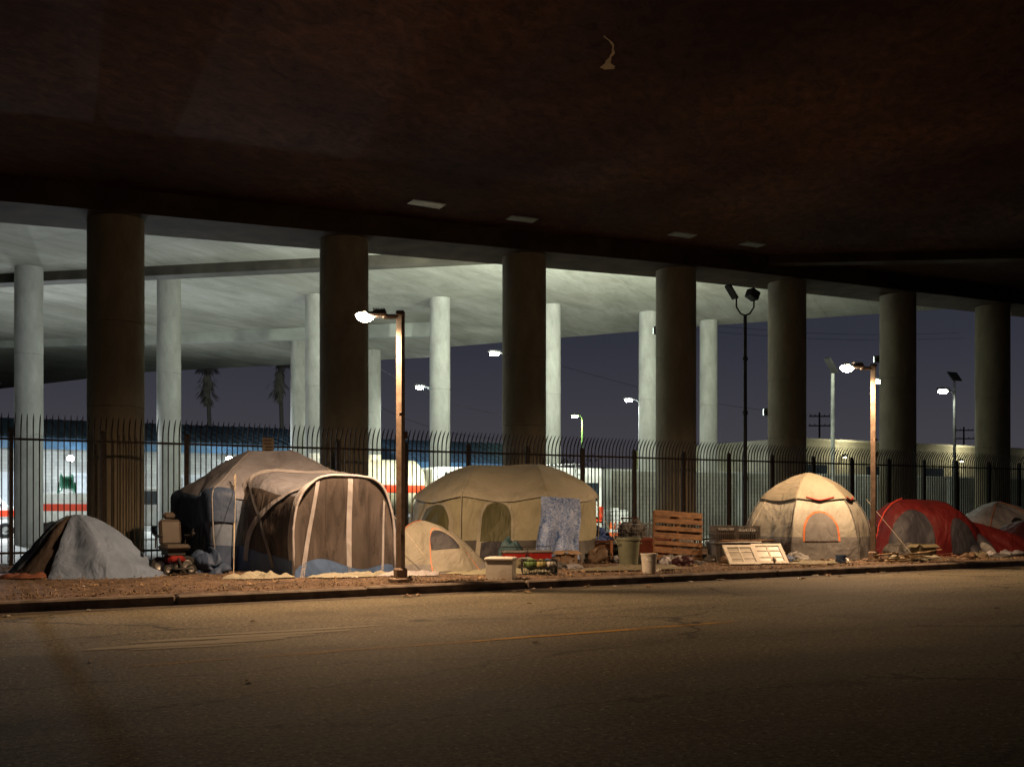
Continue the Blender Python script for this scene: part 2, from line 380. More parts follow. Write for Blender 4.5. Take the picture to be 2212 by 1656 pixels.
b.patch(stain,24,3); b.obj('peeled_patch',mat('peeled_plaster',(.30,.21,.11)),parent=O1)
def column(name,x,y,d,z0,z1,m,par,joints):
    b=MB(); r=d/2; prof=[(r,0)]
    for j in joints: prof+=[(r,j-.012),(r-.018,j-.004),(r-.018,j+.004),(r+.004,j+.012)]
    prof+=[(r,z1-z0)]
    b.lathe(prof,48); return b.obj(name,m,smooth=True,parent=par,loc=(x,y,z0),auto=R(35))
for i,x in enumerate((-2.1,3.80,9.85,15.73,21.71,26.85,32.8,38.7,44.8,51)):
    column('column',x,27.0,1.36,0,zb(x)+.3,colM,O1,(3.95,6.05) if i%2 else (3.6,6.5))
O2=thing('overpass','pale floodlit concrete connector ramps on round columns','overpass',(0,0,0))
slab('deck',[(-40,28.3),(24.1,28.3),(-40,73.7)],lambda x,y:10.5+.03*(x-2.8),1.0,far_deck,O2)
z3=lambda x,y:11.42+.02*(x-8.5)
slab('deck',[(-40,74),(24.4,28.3),(57,28.3),(49.8,33.2),(38.3,45.9),(27.5,60),(24,50.5),(-40,101)],z3,1.0,far_deck,O2)
slab('deck',[(24.1,50.7),(27.4,58),(12.6,74.4),(4,91),(-40,150),(-40,101.2)],lambda x,y:11.0,1.0,far_deck,O2)
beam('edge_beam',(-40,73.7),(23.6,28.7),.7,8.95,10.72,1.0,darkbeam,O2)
beam('fascia',(-40,101),(24,50.6),.4,10.86,10.95,1.0,faceM,O2)
for x,y,zt in((2.83,42.1,11),(8.5,45.1,12),(15.5,46.4,12),(21.2,44.6,12),(27.1,43.8,12),(33,43.4,12.2),(37.8,44.1,12.3),(17.9,56.5,11.4),(22.8,57.5,11.4),(-3.5,43,11),(9.5,62,11.4)):
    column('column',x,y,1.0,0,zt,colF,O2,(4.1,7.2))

# ------------------------------------------------------------ fence
fenceM=mat('fence_iron',(.014,.011,.010),rough=.65,scale=12,var=.5,bump=.3,dirt=(.035,.02,.013),dscale=6,spec=.2)
F=thing('security_fence','tall dark iron picket fence with curved spiked tips','fence',(0,24.9,SW))
BW=1.9; npk=15
def mkpanel(seed):
    rr=random.Random(seed); b=MB()
    for i in range(npk):
        x=(i+.5)/npk*BW; j=rr.uniform(-.008,.008)
        b.tube([(x,0,.06),(x,0,2.94),(x+j*.3,-.02,3.07),(x+j*.7,-.08,3.20),(x+j,-.16,3.31),(x+j,-.23,3.38)],.017,4,rs=[.017,.017,.018,.019,.014,.003])
    return b.obj('picket_panel',fenceM,parent=F)
panel=mkpanel(1); panelB=mkpanel(2); panelB.location.x=-8.18+BW
b=MB(); b.box((BW/2,.03,2.82),(BW,.045,.05)); rail=b.obj('rail',fenceM,parent=F)
b=MB(); b.box((BW/2,.03,.28),(BW,.045,.05)); railB=b.obj('rail',fenceM,parent=F)
b=MB(); b.box((0,.04,1.5),(.085,.085,3.02)); b.lathe([(.06,3.0),(.05,3.05),(.0,3.08)],8,(0,.04,0)); post=b.obj('post',fenceM,parent=F)
u0=-8.18
for i in range(48):
    x=u0+i*BW
    if i==0:
        for o in(panel,rail,railB,post): o.location.x=x
    else:
        for o in([] if i==1 else [(panel,panelB)[i%2]])+[rail,railB,post]:
            c=o.copy(); COL.objects.link(c); c.parent=F; c.location.x=x
            c.rotation_euler[0]=random.uniform(-.004,.004)
b=MB(); pts=[]
for i in range(1500):
    a=i*.55; pts.append((-6+i*.045,-.05+.08*math.cos(a),2.84+.08*math.sin(a)+.03*math.sin(i*.05)))
b.tube(pts,.003,3); b.obj('razor_wire',mat('wire',(.06,.05,.045),rough=.5,metal=.6,bump=0),parent=F)
S_=thing('fence_sign','small beige notice board on a fence post','sign',(7.05,24.78,2.75))
b=MB(); b.bbox((0,0,.2),(.30,.02,.46),.008); b.obj('board',mat('sign_paint',(.18,.145,.11),scale=8),parent=S_)
b=MB()
for i in range(5):
    w_=random.uniform(.14,.22); b.box((random.uniform(-.02,.02),-.013,.36-i*.08),(w_,.006,.028))
b.obj('lettering',mat('sign_ink',(.03,.02,.02)),parent=S_)

# ------------------------------------------------------------ lights
def spot(name,loc,target,power,col,size=160,blend=.4,rad=.1,par=None):
    l=bpy.data.lights.new(name,'SPOT'); l.energy=power; l.color=col; l.spot_size=R(size); l.spot_blend=blend; l.shadow_soft_size=rad
    o=bpy.data.objects.new(name,l); COL.objects.link(o); o.location=loc
    d=Vector(target)-Vector(loc); o.rotation_euler=d.to_track_quat('-Z','Y').to_euler()
    if par: o.parent=par
    return o
WARM=(1.0,.62,.34)
poleM=mat('pole_steel',(.21,.16,.125),rough=.65,scale=10,var=.25,bump=.15,dirt=(.13,.09,.065),dscale=4,spec=.15)
def street_lamp(loc,dirang,label,power):
    e=thing('street_lamp',label,'street lamp',loc,0,'street lamps along the kerb')
    b=MB(); b.bbox((0,0,.04),(.34,.34,.08),.02); b.bbox((0,0,.16),(.2,.2,.18),.03)
    for i in(-1,1):
        for j in(-1,1): b.cyl((i*.12,j*.12,.08),(i*.12,j*.12,.12),.018,6)
    b.obj('base_plate',poleM,parent=e)
    b=MB(); b.ext([(-.058,.25),(.058,.25),(.05,4.62),(-.05,4.62)],-.055,.055); b.rotz(R(32)); b.box((0,-.078,.75),(.07,.012,.16))
    b.box((.09,0,2.55),(.06,.08,.12)); b.box((-.02,-.085,2.9),(.10,.03,.05))
    b.obj('pole',poleM,parent=e)
    D=Vector((math.cos(dirang),math.sin(dirang),0)); rot=RZ(dirang)
    b=MB(); b.bbox(D*.14+Vector((0,0,4.60)),(.34,.07,.08),.02,rot); b.bbox(Vector((0,0,4.66)),(.15,.14,.08),.02,rot)
    b.obj('arm',mat('lamp_arm_paint',(.16,.12,.095),rough=.6),parent=e)
    b=MB(); b.bbox(D*.42+Vector((0,0,4.64)),(.38,.24,.075),.03,rot); b.bbox(D*.36+Vector((0,0,4.69)),(.22,.18,.05),.02,rot)
    for q in range(5): b.box(D*(.28+.045*q)+Vector((0,0,4.725)),(.012,.17,.03),rot)
    b.obj('lamp_head',mat('lamp_housing',(.16,.13,.11),rough=.5),parent=e)
    b=MB(); c0=D*.62+Vector((0,0,4.63)); b.patch(lambda a,c:c0+rot@Vector((.16*math.cos(a*6.2832)*math.sin(c*math.pi),.13*math.sin(a*6.2832)*math.sin(c*math.pi),(.05 if c<.5 else .12)*math.cos(c*math.pi))),24,12,True)
    b.obj('lamp_lens',emit('warm_lens',(1,.78,.50),150),smooth=True,parent=e)
    p=D*.62+Vector((0,0,4.44))
    spot('lamp_light',p,p+Vector((0,.10,-1)),power,WARM,174,.68,.10,e)
    return e
LD=math.pi-.55
street_lamp((6.9,16.1,SW),LD,'square steel street lamp glowing orange beside the large tent',2600)
street_lamp((19.25,16.55,SW),LD,'square steel street lamp glowing orange beside the dome tent',2300)

COOL=(.92,1.0,.82)
COOLB=(.88,.96,1.0)
lotpole=mat('lot_pole',(.30,.31,.29),rough=.6)
darkpole=mat('dark_pole',(.03,.03,.03),rough=.6)
def lot_lamp(x,y,h,dx,col,power,label,panel=False,pm=None,size=165,lens=140,dy=0):
    e=thing('lot_lamp',label,'lamp post',(x,y,.02),0,'lamp posts in the parking lot')
    pm=pm or lotpole
    b=MB(); b.cyl((0,0,0),(0,0,h),.11,10,.07); b.cyl((0,0,0),(0,0,.5),.25,12); b.obj('pole',pm,smooth=False,parent=e)
    b=MB(); b.tube([(0,0,h-.1),(dx*.4,dy*.4,h+.1),(dx,dy,h+.12)],.04,6); b.obj('arm',pm,parent=e)
    b=MB(); b.bbox((dx*1.2,dy*1.2,h+.16),(.7,.34,.12),.03); b.obj('lamp_head',pm,parent=e)
    b=MB(); b.bbox((dx*1.2,dy*1.2,h+.02),(.48,.34,.16),.07); b.obj('lamp_lens',emit('lens_%d'%int(col[0]*100),col,lens),parent=e)
    if panel:
        b=MB(); b.box((0,0,h+.9),(.8,.06,.6),RX(R(-35))); b.cyl((0,0,h-.1),(0,0,h+.8),.05,8); b.obj('solar_panel',darkpole,parent=e)
    spot('lamp_light',(dx*1.2,dy*1.2,h-.15),(dx*1.2,dy*1.2,0),power,col,size,.3,.15,e)
    return e
lot_lamp(28.4,50.7,10.2,-.7,COOL,3000,'tall grey lamp post shining under the ramp')
lot_lamp(27.9,60,9.2,-.7,COOLB,2600,'grey lamp post with cool white head')
lot_lamp(42.3,56.6,8.8,-.8,COOLB,2200,'grey lamp post with cool white head')
lot_lamp(44.4,67,8.6,-.6,(.85,1.0,.35),1300,'lamp post with greenish yellow glow',pm=mat('green_pole',(.12,.2,.12)))
lot_lamp(40.8,34.3,7.6,-.5,COOL,700,'slim grey lamp post near the block wall')
lot_lamp(48.3,36,7.7,-.8,COOL,700,'dark lamp post topped with a solar panel',True,darkpole)
lot_lamp(1.45,50.5,6.8,.35,COOLB,8500,'bright lamp post beside the service yard',lens=180,size=175)
e=thing('solar_pole','grey pole with a tilted solar panel on top','pole',(34.6,32,.02))
b=MB(); b.cyl((0,0,0),(0,0,7.4),.10,10,.08); b.obj('pole',lotpole,parent=e)
b=MB(); b.box((-.1,0,7.75),(.8,.35,.07),RY(R(50))); b.obj('solar_panel',darkpole,parent=e)
e=thing('floodlight_mast','tall dark mast with two tilted floodlights','lamp post',(23.4,25.45,SW))
b=MB(); b.cyl((0,0,0),(0,0,7.75),.075,10,.055)
for z in(2.2,4.4,6.2): b.cyl((0,0,z),(0,0,z+.12),.09,10)
b.obj('pole',darkpole,parent=e)
b=MB(); b.tube([(-.26,.14,8.30),(-.26,.14,8.0),(-.14,.07,7.78),(0,0,7.72),(.14,-.07,7.78),(.26,-.14,8.0),(.26,-.14,8.25)],.03,8); b.obj('yoke',darkpole,parent=e)
b=MB(); b.bbox((-.42,.2,8.5),(.55,.3,.08),.02,RY(R(50))); b.obj('floodlight',darkpole,parent=e)
b=MB(); b.bbox((.22,-.12,8.42),(.36,.34,.3),.02,RY(R(24))); b.obj('floodlight',darkpole,parent=e)
def fill_flood(x,y,z,tgt,power,col=COOL,size=140,blend=.5):  # added unseen lights behind the columns, brightening the ramp undersides
    e=thing('column_fill_light','unseen fill light added behind a column','floodlight',(x,y,z),0,'fill lights added behind columns')
    b=MB(); b.bbox((0,0,0),(.4,.16,.28),.03); b.box((0,-.16,0),(.08,.2,.08)); b.obj('housing',darkpole,parent=e)
    b=MB(); b.bbox((0,.09,0),(.34,.02,.22),.005); b.obj('lens',emit('fill_lens',(.85,1,.9),12),parent=e)
    spot('fill_light',(0,.2,0),tgt,power,col,size,blend,.2,e)
fill_flood(21.71,27.95,7.6,(2.0,6.5,4.2),14000,COOL,112,.95)
fill_flood(15.73,27.95,7.0,(3.8,9,4.2),4800,COOL,120,.95)
fill_flood(15.73,27.95,4.6,(2,10,.5),3800)
fill_flood(9.85,27.95,5.4,(-1,10,1.6),1600,COOLB)
fill_flood(3.8,27.95,5.4,(0,10,1.2),1000,COOLB)
fill_flood(26.85,27.95,5.0,(2,10,0),2800)
fill_flood(32.8,27.95,7.4,(-1,6,3),1500,(.95,1,.75),120,.8)

# ------------------------------------------------------------ buildings and walls
blue=mat('blue_metal',(.055,.13,.23),rough=.45,scale=2,var=.25,bump=.1)
roofM=mat('blue_roof',(.05,.09,.14),rough=.5,scale=2,var=.3)
wallM=brickmat('grey_block',(.40,.41,.40),1.0,.7)
glassM=mat('dark_glass',(.02,.03,.04),rough=.15,spec=.6,bump=0)
rollM=mat('roll_door',(.40,.43,.47),rough=.5,scale=3,var=.1)
def shed(name,label,x0,x1,y0,y1,eave,ridge,doors):
    e=thing(name,label,'building',(x0,y0,0)); W=x1-x0;D=y1-y0
    b=MB(); b.box((W/2,D/2,eave/2),(W,D,eave)); b.obj('wall',wallM,parent=e)
    b=MB(); b.box((W/2,-.35,eave-.2),(W+.8,.12,.6)); b.box((-.35,D/2-.3,eave-.2),(.12,D,.6)); b.box((W+.35,D/2-.3,eave-.2),(.12,D,.6)); b.obj('fascia',blue,parent=e)
    b=MB(); b.add([(-.4,-.42,eave+.13),(W+.4,-.42,eave+.13),(W+.4,D/2,ridge),(-.4,D/2,ridge),(-.4,D+.4,eave+.13),(W+.4,D+.4,eave+.13)],[(0,1,2,3),(3,2,5,4),(0,3,4),(1,5,2)])
    n=int(W/.6)
    for i in range(n+1):
        x=-.3+i*(W+.6)/n
        b.tube([(x,-.42,eave+.17),(x,D/2,ridge+.04)],.035,4)
    b.obj('roof',roofM,parent=e)
    for dx in doors:
        b=MB(); b.box((dx,-.04,1.6),(3.0,.08,3.2))
        for i in range(15): b.box((dx,-.09,.2+i*.21),(2.9,.03,.03))
        b.box((dx,-.1,3.3),(3.3,.14,.2)); b.obj('door',rollM,parent=e)
    return e
shed('maintenance_shed','grey block maintenance shed with blue metal roof',-20,21,62,80,5.2,7.1,[4,10,16,22.5,28,34,38.5])
shed('maintenance_shed','small shed with blue metal roof behind the tanker',28.5,41,66,76,4.6,6.6,[3,8])
def wlamp(x,y,z,power,label,col=COOLB,st=160):
    e=thing('wall_lamp',label,'lamp',(x,y,z))
    b=MB(); b.bbox((0,0,0),(.35,.3,.25),.03); b.obj('housing',darkpole,parent=e)
    b=MB(); b.bbox((0,-.22,-.03),(.36,.2,.28),.08); b.obj('lens',emit('walllens%d'%st,(.85,.95,1),st),parent=e)
    spot('wall_light',(0,-.5,0),(0,-3,-2),power,col,172,.3,.15,e)
wlamp(6.2,61.2,4.2,3500,'bright white wall lamp on the shed')
wlamp(15,61.2,4.4,2200,'white wall lamp above a shed door')
e=thing('block_wall','long grey concrete block wall behind the fence','wall',(27.8,40,0))
b=MB(); b.box((30,0,1.6),(60,.25,3.2)); b.obj('wall_face',brickmat('block_wall',(.22,.21,.18),1.0,.6),parent=e)
b=MB(); b.box((30,0,3.25),(60.1,.32,.1)); b.obj('coping',faceM,parent=e)
for i in range(15):
    b=MB(); b.box((i*4.2,-.2,1.6),(.4,.2,3.2)); b.obj('pier',faceM,parent=e)
e=thing('warehouse','low cream brick warehouse beyond the lot','building',(50.5,52,0))
b=MB(); b.box((30,8,3.1),(60,16,6.2)); b.obj('wall',brickmat('cream_brick',(.38,.35,.26),1.0,.8),parent=e)
b=MB(); b.box((30,0,6.28),(60.4,.5,.16)); b.obj('parapet',mat('cream_trim',(.42,.39,.30)),parent=e)
for i in range(9):
    b=MB(); b.box((4+i*6.4,-.02,4.0),(2.2,.1,1.0)); b.obj('window',glassM,parent=e)
for i in range(3):
    q=thing('wall_lamp','yellowish wall lamp on the brick warehouse','lamp',(57+i*13,51.6,5.2),0,'warehouse wall lamps')
    b=MB(); b.bbox((0,0,0),(.3,.3,.2),.03); b.obj('housing',darkpole,parent=q)
    b=MB(); b.bbox((0,-.05,-.14),(.22,.18,.08),.02); b.obj('lens',emit('yellens',(1,.95,.6),15),parent=q)
    spot('wall_light',(0,-1.2,.6),(0,1.5,-1),260,(1,.95,.65),170,.3,.15,q)
fol=mat('foliage',(.05,.07,.04),scale=3,var=.5,bump=0)
def bush(name,label,x,y,w_,h,n=1400):
    b=MB()
    for i in range(n):
        a=random.uniform(0,6.283); r=math.sqrt(random.random()); z=random.random()**.8
        rr=r*(1-.5*z*z)*(1+.3*math.sin(a*3+x)); p=Vector((math.cos(a)*rr*w_,math.sin(a)*rr*w_*.5,z*h*(.8+.25*math.sin(a*5))))
        s=random.uniform(.12,.3); q=Vector((random.uniform(-1,1),random.uniform(-1,1),random.uniform(-1,1))).normalized(); t=q.orthogonal().normalized()
        b.add([p+q*s,p+t*s*.5,p-q*s,p-t*s*.5],[(0,1,2,3)])
    for k in range(5):
        b.tube([(0,0,0),(random.uniform(-.6,.6)*w_*.6,0,h*.7)],.05,5)
    o=b.obj(name,fol,loc=(x,y,0)); tag(o,label,'tree','distant dark trees'); return o
for x,y,w_,h in((36,75,4,5.5),(45,80,5,6),(52,84,5,5),(60,92,6,7),(80,100,7,7),(24,90,5,6)):
    bush('tree','dark leafy tree beyond the lot',x,y,w_,h)
def palm(x,y,h,lean):
    e=thing('palm_tree','tall fan palm with a shaggy skirt of dead fronds','palm tree',(x,y,0),random.random()*6,'palms beyond the lot')
    b=MB(); b.tube([(0,0,0),(lean*.3,0,h*.4),(lean,0,h)],.3,8,rs=[.42,.28,.22]); b.obj('trunk',mat('palm_bark',(.24,.22,.21)),parent=e)
    b=MB()
    for i in range(190):
        a=random.uniform(0,6.283); el=random.uniform(-1.45,.7); Lf=random.uniform(1.0,1.8)*(1 if el>-.4 else .7)
        d=Vector((math.cos(a)*math.cos(el),math.sin(a)*math.cos(el),math.sin(el)))
        st=Vector((lean,0,h-(3.4*random.random() if el<-.1 else 0)))
        mid=st+d*Lf*.6; side=d.cross(Vector((0,0,1))).normalized()
        for k in range(-3,4):
            tip=mid+(d+side*k*.28).normalized()*Lf*.45+Vector((0,0,-.25*abs(k)*.3-.6))
            w2=side*.035; b.add([mid,(mid+tip)/2+w2,tip,(mid+tip)/2-w2],[(0,1,2,3)])
        b.tube([st,mid],.02,3)
    b.obj('crown',mat('palm_leaf',(.34,.31,.27),bump=0),parent=e)
palm(28,122,18.0,.6); palm(35.5,118,18.6,-.5)
def upole(x,y,h,rz):
    e=thing('utility_pole','wooden utility pole with crossarms','utility pole',(x,y,0),rz,'utility poles in the distance')
    wd=mat('pole_wood',(.05,.04,.035))
    b=MB(); b.cyl((0,0,0),(0,0,h),.2,8,.13); b.obj('pole',wd,parent=e)
    for z,w_ in((h-.6,3.2),(h-2,3.4),(h-4.2,2.6)):
        b=MB(); b.box((0,-.2,z),(w_,.15,.18))
        for k in range(5): b.cyl((-w_/2+.2+k*(w_-.4)/4,-.2,z),(-w_/2+.2+k*(w_-.4)/4,-.2,z+.3),.06,6)
        b.obj('crossarm',wd,parent=e)
upole(114,108,15.6,-.5); upole(150,110,15,-.5)
for k,(p,q) in enumerate((((30,70,17.5),(150,110,30)),((30,70,18.1),(150,111,31)),((30,70,15.8),(114,108,15.2)),((18,64,12),(60,110,10)),((20,60,12.5),(44,72,9)))):
    p=Vector(p);q=Vector(q); b=MB(); b.tube([p.lerp(q,i/20)-Vector((0,0,math.sin(i/20*math.pi)*1.6)) for i in range(21)],.022,3)
    tag(b.obj('power_line',mat('cable',(.09,.09,.10),bump=0)),'thin overhead power cable against the night sky','cable','overhead cables')

# ------------------------------------------------------------ vehicles
white=mat('white_paintwork',(.76,.77,.76),rough=.35,scale=3,var=.06,bump=.03,dirt=(.5,.48,.44),dscale=1)
cream=mat('cream_tank',(.55,.50,.38),rough=.4,scale=2,var=.12,bump=.04,dirt=(.36,.30,.2),dscale=1.2)
redp=mat('red_stripe',(.75,.06,.02),rough=.4,scale=4,var=.1,bump=0)
rubber=mat('rubber',(.02,.02,.02),rough=.85)
chrome=mat('steel',(.30,.30,.30),rough=.35,metal=.8,bump=0)
def wheel(par,x,y,r=.5,w_=.28):
    prof=[(r*.55,-w_/2),(r*.93,-w_/2),(r,-w_*.35),(r,w_*.35),(r*.93,w_/2),(r*.55,w_/2)]
    b=MB(); b.lathe(prof,24); b.v=[(v[0],v[2],v[1]) for v in b.v]
    t=b.obj('wheel',rubber,smooth=True,parent=par,loc=(x,y,r),auto=R(30))
    b=MB(); b.lathe([(.001,-w_*.25),(r*.3,-w_*.3),(r*.45,-w_*.42),(r*.56,-w_*.45),(r*.56,w_*.45),(r*.45,w_*.42),(.001,w_*.25)],20); b.v=[(v[0],v[2],v[1]) for v in b.v]
    b.obj('rim',chrome,smooth=True,parent=t)
e=thing('tanker_truck','cream tanker truck with an orange red stripe parked behind the fence','truck',(9.6,33,.02))
b=MB()
def tank(a,c):
    th=a*2*math.pi; x=5.1*c
    k=1-.18*(max(0,abs(c-.5)*2-.93)/.07)**2
    return (x,1.2*k*math.cos(th),2.15+.95*k*math.sin(th))
b.patch(tank,32,30,True); b.add([tank(i/32,0) for i in range(32)],[tuple(range(32))]); b.add([tank(i/32,1) for i in range(32)],[tuple(range(32))])
b.cyl((1.5,0,3.05),(1.5,0,3.25),.3,16); b.cyl((3.5,0,3.05),(3.5,0,3.25),.3,16)
b.obj('tank',cream,smooth=True,parent=e,auto=R(40))
b=MB(); b.patch(lambda a,c:(.15+4.8*a,-1.215*math.cos(-.22+.26*c),2.15+.965*math.sin(-.22+.26*c)),10,4)
b.obj('stripe',redp,parent=e)
b=MB(); b.box((3.2,0,.95),(7.0,.9,.25)); b.box((2,-1.0,.95),(1.6,.4,.5)); b.box((.2,0,.7),(.2,2.2,.2)); b.obj('chassis',darkpole,parent=e)
b=MB(); b.ext([(5.3,.7),(5.3,2.75),(5.5,2.85),(6.5,2.85),(6.85,1.95),(7.7,1.75),(7.8,.7)],-1.1,1.1,.05); b.obj('cab',white,parent=e,auto=None)
for s in(-1,1):
    b=MB(); b.ext([(5.75,1.95),(5.75,2.65),(6.42,2.65),(6.68,1.95)],min(s*1.08,s*1.125),max(s*1.08,s*1.125)); b.obj('window',glassM,parent=e)
b=MB(); b.add([(6.60,-.95,2.72),(6.60,.95,2.72),(6.88,.98,2.0),(6.88,-.98,2.0)],[(0,1,2,3)]); b.obj('windscreen',glassM,parent=e)
b=MB(); b.box((6.4,-1.14,1.35),(2.4,.02,.22)); b.obj('stripe',redp,parent=e)
b=MB(); b.tube([(6.6,-1.1,2.5),(6.75,-1.35,2.5)],.02,5); b.bbox((6.75,-1.38,2.3),(.08,.2,.45),.02); b.obj('mirror',darkpole,parent=e)
for x in(.9,2.1,6.6):
    for y in(-1,1): wheel(e,x,y*.98,.5,.3)
e=thing('service_truck','white service truck with red stripe and green hose reel','truck',(3.3,47.8,.02))
b=MB(); b.bbox((1.9,0,1.25),(3.9,2.0,.95),.05); b.bbox((1.9,-.85,1.85),(3.8,.3,.35),.03); b.bbox((1.9,.85,1.85),(3.8,.3,.35),.03); b.bbox((-.15,0,.65),(.25,2.0,.2),.03); b.obj('utility_body',white,parent=e)
b=MB(); b.ext([(3.95,.6),(3.95,2.15),(4.1,2.3),(5.1,2.3),(5.6,1.6),(6.6,1.45),(6.7,.6)],-1.0,1.0,.05); b.obj('cab',white,parent=e)
b=MB(); b.ext([(4.2,1.55),(4.2,2.15),(5.0,2.15),(5.35,1.55)],-1.02,-.98); b.obj('window',glassM,parent=e)
b=MB(); b.box((1.9,-1.012,1.42),(3.9,.02,.3)); b.obj('stripe',redp,parent=e)
for s in(-1,1):
    b=MB(); b.box((-.01,s*.85,1.1),(.06,.22,.35)); b.obj('tail_light',emit('tail_red',(.9,.05,.02),.8),parent=e)
green=mat('green_paint',(.01,.10,.055),rough=.5)
b=MB()
for x in(1.15,1.6): b.tube([(x,-.3+.36*math.cos(t*.3927),2.5+.36*math.sin(t*.3927)) for t in range(17)],.03,5)
b.cyl((1.15,-.3,2.5),(1.6,-.3,2.5),.2,20)
for k in range(5): b.tube([(1.2+k*.09,-.3+.27*math.cos(t*.5236),2.5+.27*math.sin(t*.5236)) for t in range(13)],.035,5)
b.tube([(1.05,-.65,2.0),(1.05,-.3,2.5),(1.05,.1,2.0)],.03,5); b.tube([(1.7,-.65,2.0),(1.7,-.3,2.5),(1.7,.1,2.0)],.03,5); b.obj('hose_reel',green,parent=e)
for x in(.8,5.5):
    for y in(-1,1): wheel(e,x,y*.92,.42,.26)
e=thing('parked_van','white panel van with an orange red stripe by the shed','van',(-1.6,52.5,.02))
b=MB(); b.ext([(0,.5),(0,2.2),(.15,2.35),(3.4,2.35),(4.2,1.5),(5.0,1.3),(5.1,.5)],-1.0,1.0,.04); b.obj('body',white,parent=e)
b=MB(); b.box((2.3,-1.015,1.15),(4.4,.02,.28)); b.obj('stripe',redp,parent=e)
b=MB(); b.ext([(2.7,1.5),(2.7,2.15),(3.35,2.15),(3.95,1.5)],-1.02,-.99); b.obj('window',glassM,parent=e)
for x in(.9,4.1):
    for y in(-1,1): wheel(e,x,y*.92,.36,.24)
e=thing('utility_van','white utility van with roof ladder and tool racks','van',(23.3,36.5,.02))
b=MB(); b.bbox((1.0,2.4,1.9),(2.3,4.4,2.5),.08); b.ext([(-.1,.5),(-.1,1.0),(2.1,1.0),(2.1,.5)],.2,4.6); b.obj('body',white,parent=e)
for x in(.5,1.5):
    b=MB(); b.bbox((x,.18,2.1),(.75,.04,.8),.02); b.obj('window',glassM,parent=e)
for x in(0,2):
    b=MB(); b.box((x,.17,1.2),(.18,.05,.5)); b.obj('tail_light',redp,parent=e)
b=MB(); b.box((1,.17,.85),(2.1,.06,.12)); b.obj('stripe',redp,parent=e)
b=MB(); b.tube([(.6,.1,.7),(.6,.1,3.3),(.6,4,3.35)],.03,5); b.tube([(1.0,.1,.7),(1.0,.1,3.3),(1.0,4,3.35)],.03,5)
for i in range(9): b.tube([(.6,.1,.9+i*.28),(1.0,.1,.9+i*.28)],.018,5)
b.obj('ladder',chrome,parent=e)
for x in(.0,2.0):
    for y in(1.2,4): wheel(e,x,y,.4,.26)
cone=thing('traffic_cone','orange traffic cone with white band','traffic cone',(26.4,37.5,.02),0,'traffic cones in the lot')
b=MB(); b.box((0,0,.03),(.42,.42,.05)); b.lathe([(.16,.05),(.115,.3)],16); b.lathe([(.09,.44),(.03,.75),(.0,.76)],16); b.obj('cone_body',mat('cone_orange',(.75,.13,.02),rough=.5),parent=cone)
b=MB(); b.lathe([(.117,.3),(.09,.44)],16); b.obj('reflective_band',mat('cone_white',(.8,.8,.8)),parent=cone)
for p in((27.2,37.9,.02),(27.9,37.3,.02),(26.0,36.6,.02),(22.3,35.2,.02)): copy_thing(cone,p)
bar=thing('water_tank','white plastic liquid tank in a wire cage','tank',(27.3,38.5,.02),0,'liquid tanks in the lot')
b=MB(); b.bbox((0,0,.75),(1.0,1.0,1.1),.08); b.lathe([(.2,0),(.2,.1),(0,.1)],12,(0,0,1.3)); b.obj('tank',white,parent=bar)
b=MB()
for i in range(6):
    b.box((0,-.52,.25+i*.2),(1.06,.02,.02)); b.box((-.5+i*.2,-.53,.75),(.02,.02,1.1)); b.box((-.53,0,.25+i*.2),(.02,1.06,.02))
b.box((0,0,.1),(1.1,1.1,.14)); b.obj('cage',chrome,parent=bar)
copy_thing(bar,(22.0,36.8,.02))

# ------------------------------------------------------------ tents
def interp(prof,t):
    for i in range(len(prof)-1):
        if t<=prof[i+1][0]:
            a,b_=prof[i],prof[i+1]; k=(t-a[0])/(b_[0]-a[0]+1e-9); return a[1]+(b_[1]-a[1])*k,a[2]+(b_[2]-a[2])*k
    return prof[-1][1:]
def surf(hx,hy,prof,n0=5,n1=2.5,cx=0,cy=0,shift=(0,0),wr=.02,seed=0,sag=0,k=6,off=0,poly=0,ridge=0):
    P=[]
    for i in range(41):
        t=i/40; acc=[0,0]; W=0
        for d in(-.03,-.015,0,.015,.03):
            tt=min(1,max(0,t+d)); r,z=interp(prof,tt); acc[0]+=r;acc[1]+=z;W+=1
        P.append((t,acc[0]/W,acc[1]/W))
    P[0]=(0,prof[0][1],0)
    def S(phi,t,push=0):
        r,z=interp(P,min(1,max(0,t))); n=n0+(n1-n0)*t
        c,s=math.cos(phi),math.sin(phi)
        rho=1/((abs(c)/hx)**n+(abs(s)/hy)**n)**(1/n)
        if poly:
            a=((phi-off)%(2*math.pi/poly))-math.pi/poly
            pr=math.cos(math.pi/poly)/math.cos(a); rho*=1-(1-pr)*.9
        sg=abs(math.sin(k*(phi-off)/2))
        if sag: rho*=1-sag*(sg**1.2)*math.sin(min(1,t*1.1)*math.pi)
        x=rho*r*c+ridge*(1-r)*math.tanh(2.5*c); y=rho*r*s
        q=Vector((x*.9+seed,y*.9,z*.8))
        d=noise.noise(q)*wr*1.4+noise.noise(Vector((c*3.5+seed,s*3.5,z*.9+3)))*wr*1.1*(1-t)
        d+=(abs(noise.noise(Vector((x*1.8+z*1.2+seed,y*1.8-z*.6,z*.8))))-.2)*wr*.8
        d+=(abs(noise.noise(Vector((x*3.1-z*1.5+seed,y*3.1+z,z*1.1))))-.2)*wr*.35
        m=min(1,r*2)
        zz=z*(1-sag*.6*(sg**1.2)*(4*t*(1-t))) + d*.5*(1 if t>.02 else 0)
        return Vector((cx+x+shift[0]*t+c*(d+push)*m,cy+y+shift[1]*t+s*(d+push)*m,max(0.0,zz)+push*.5*(t>.4)))
    return S
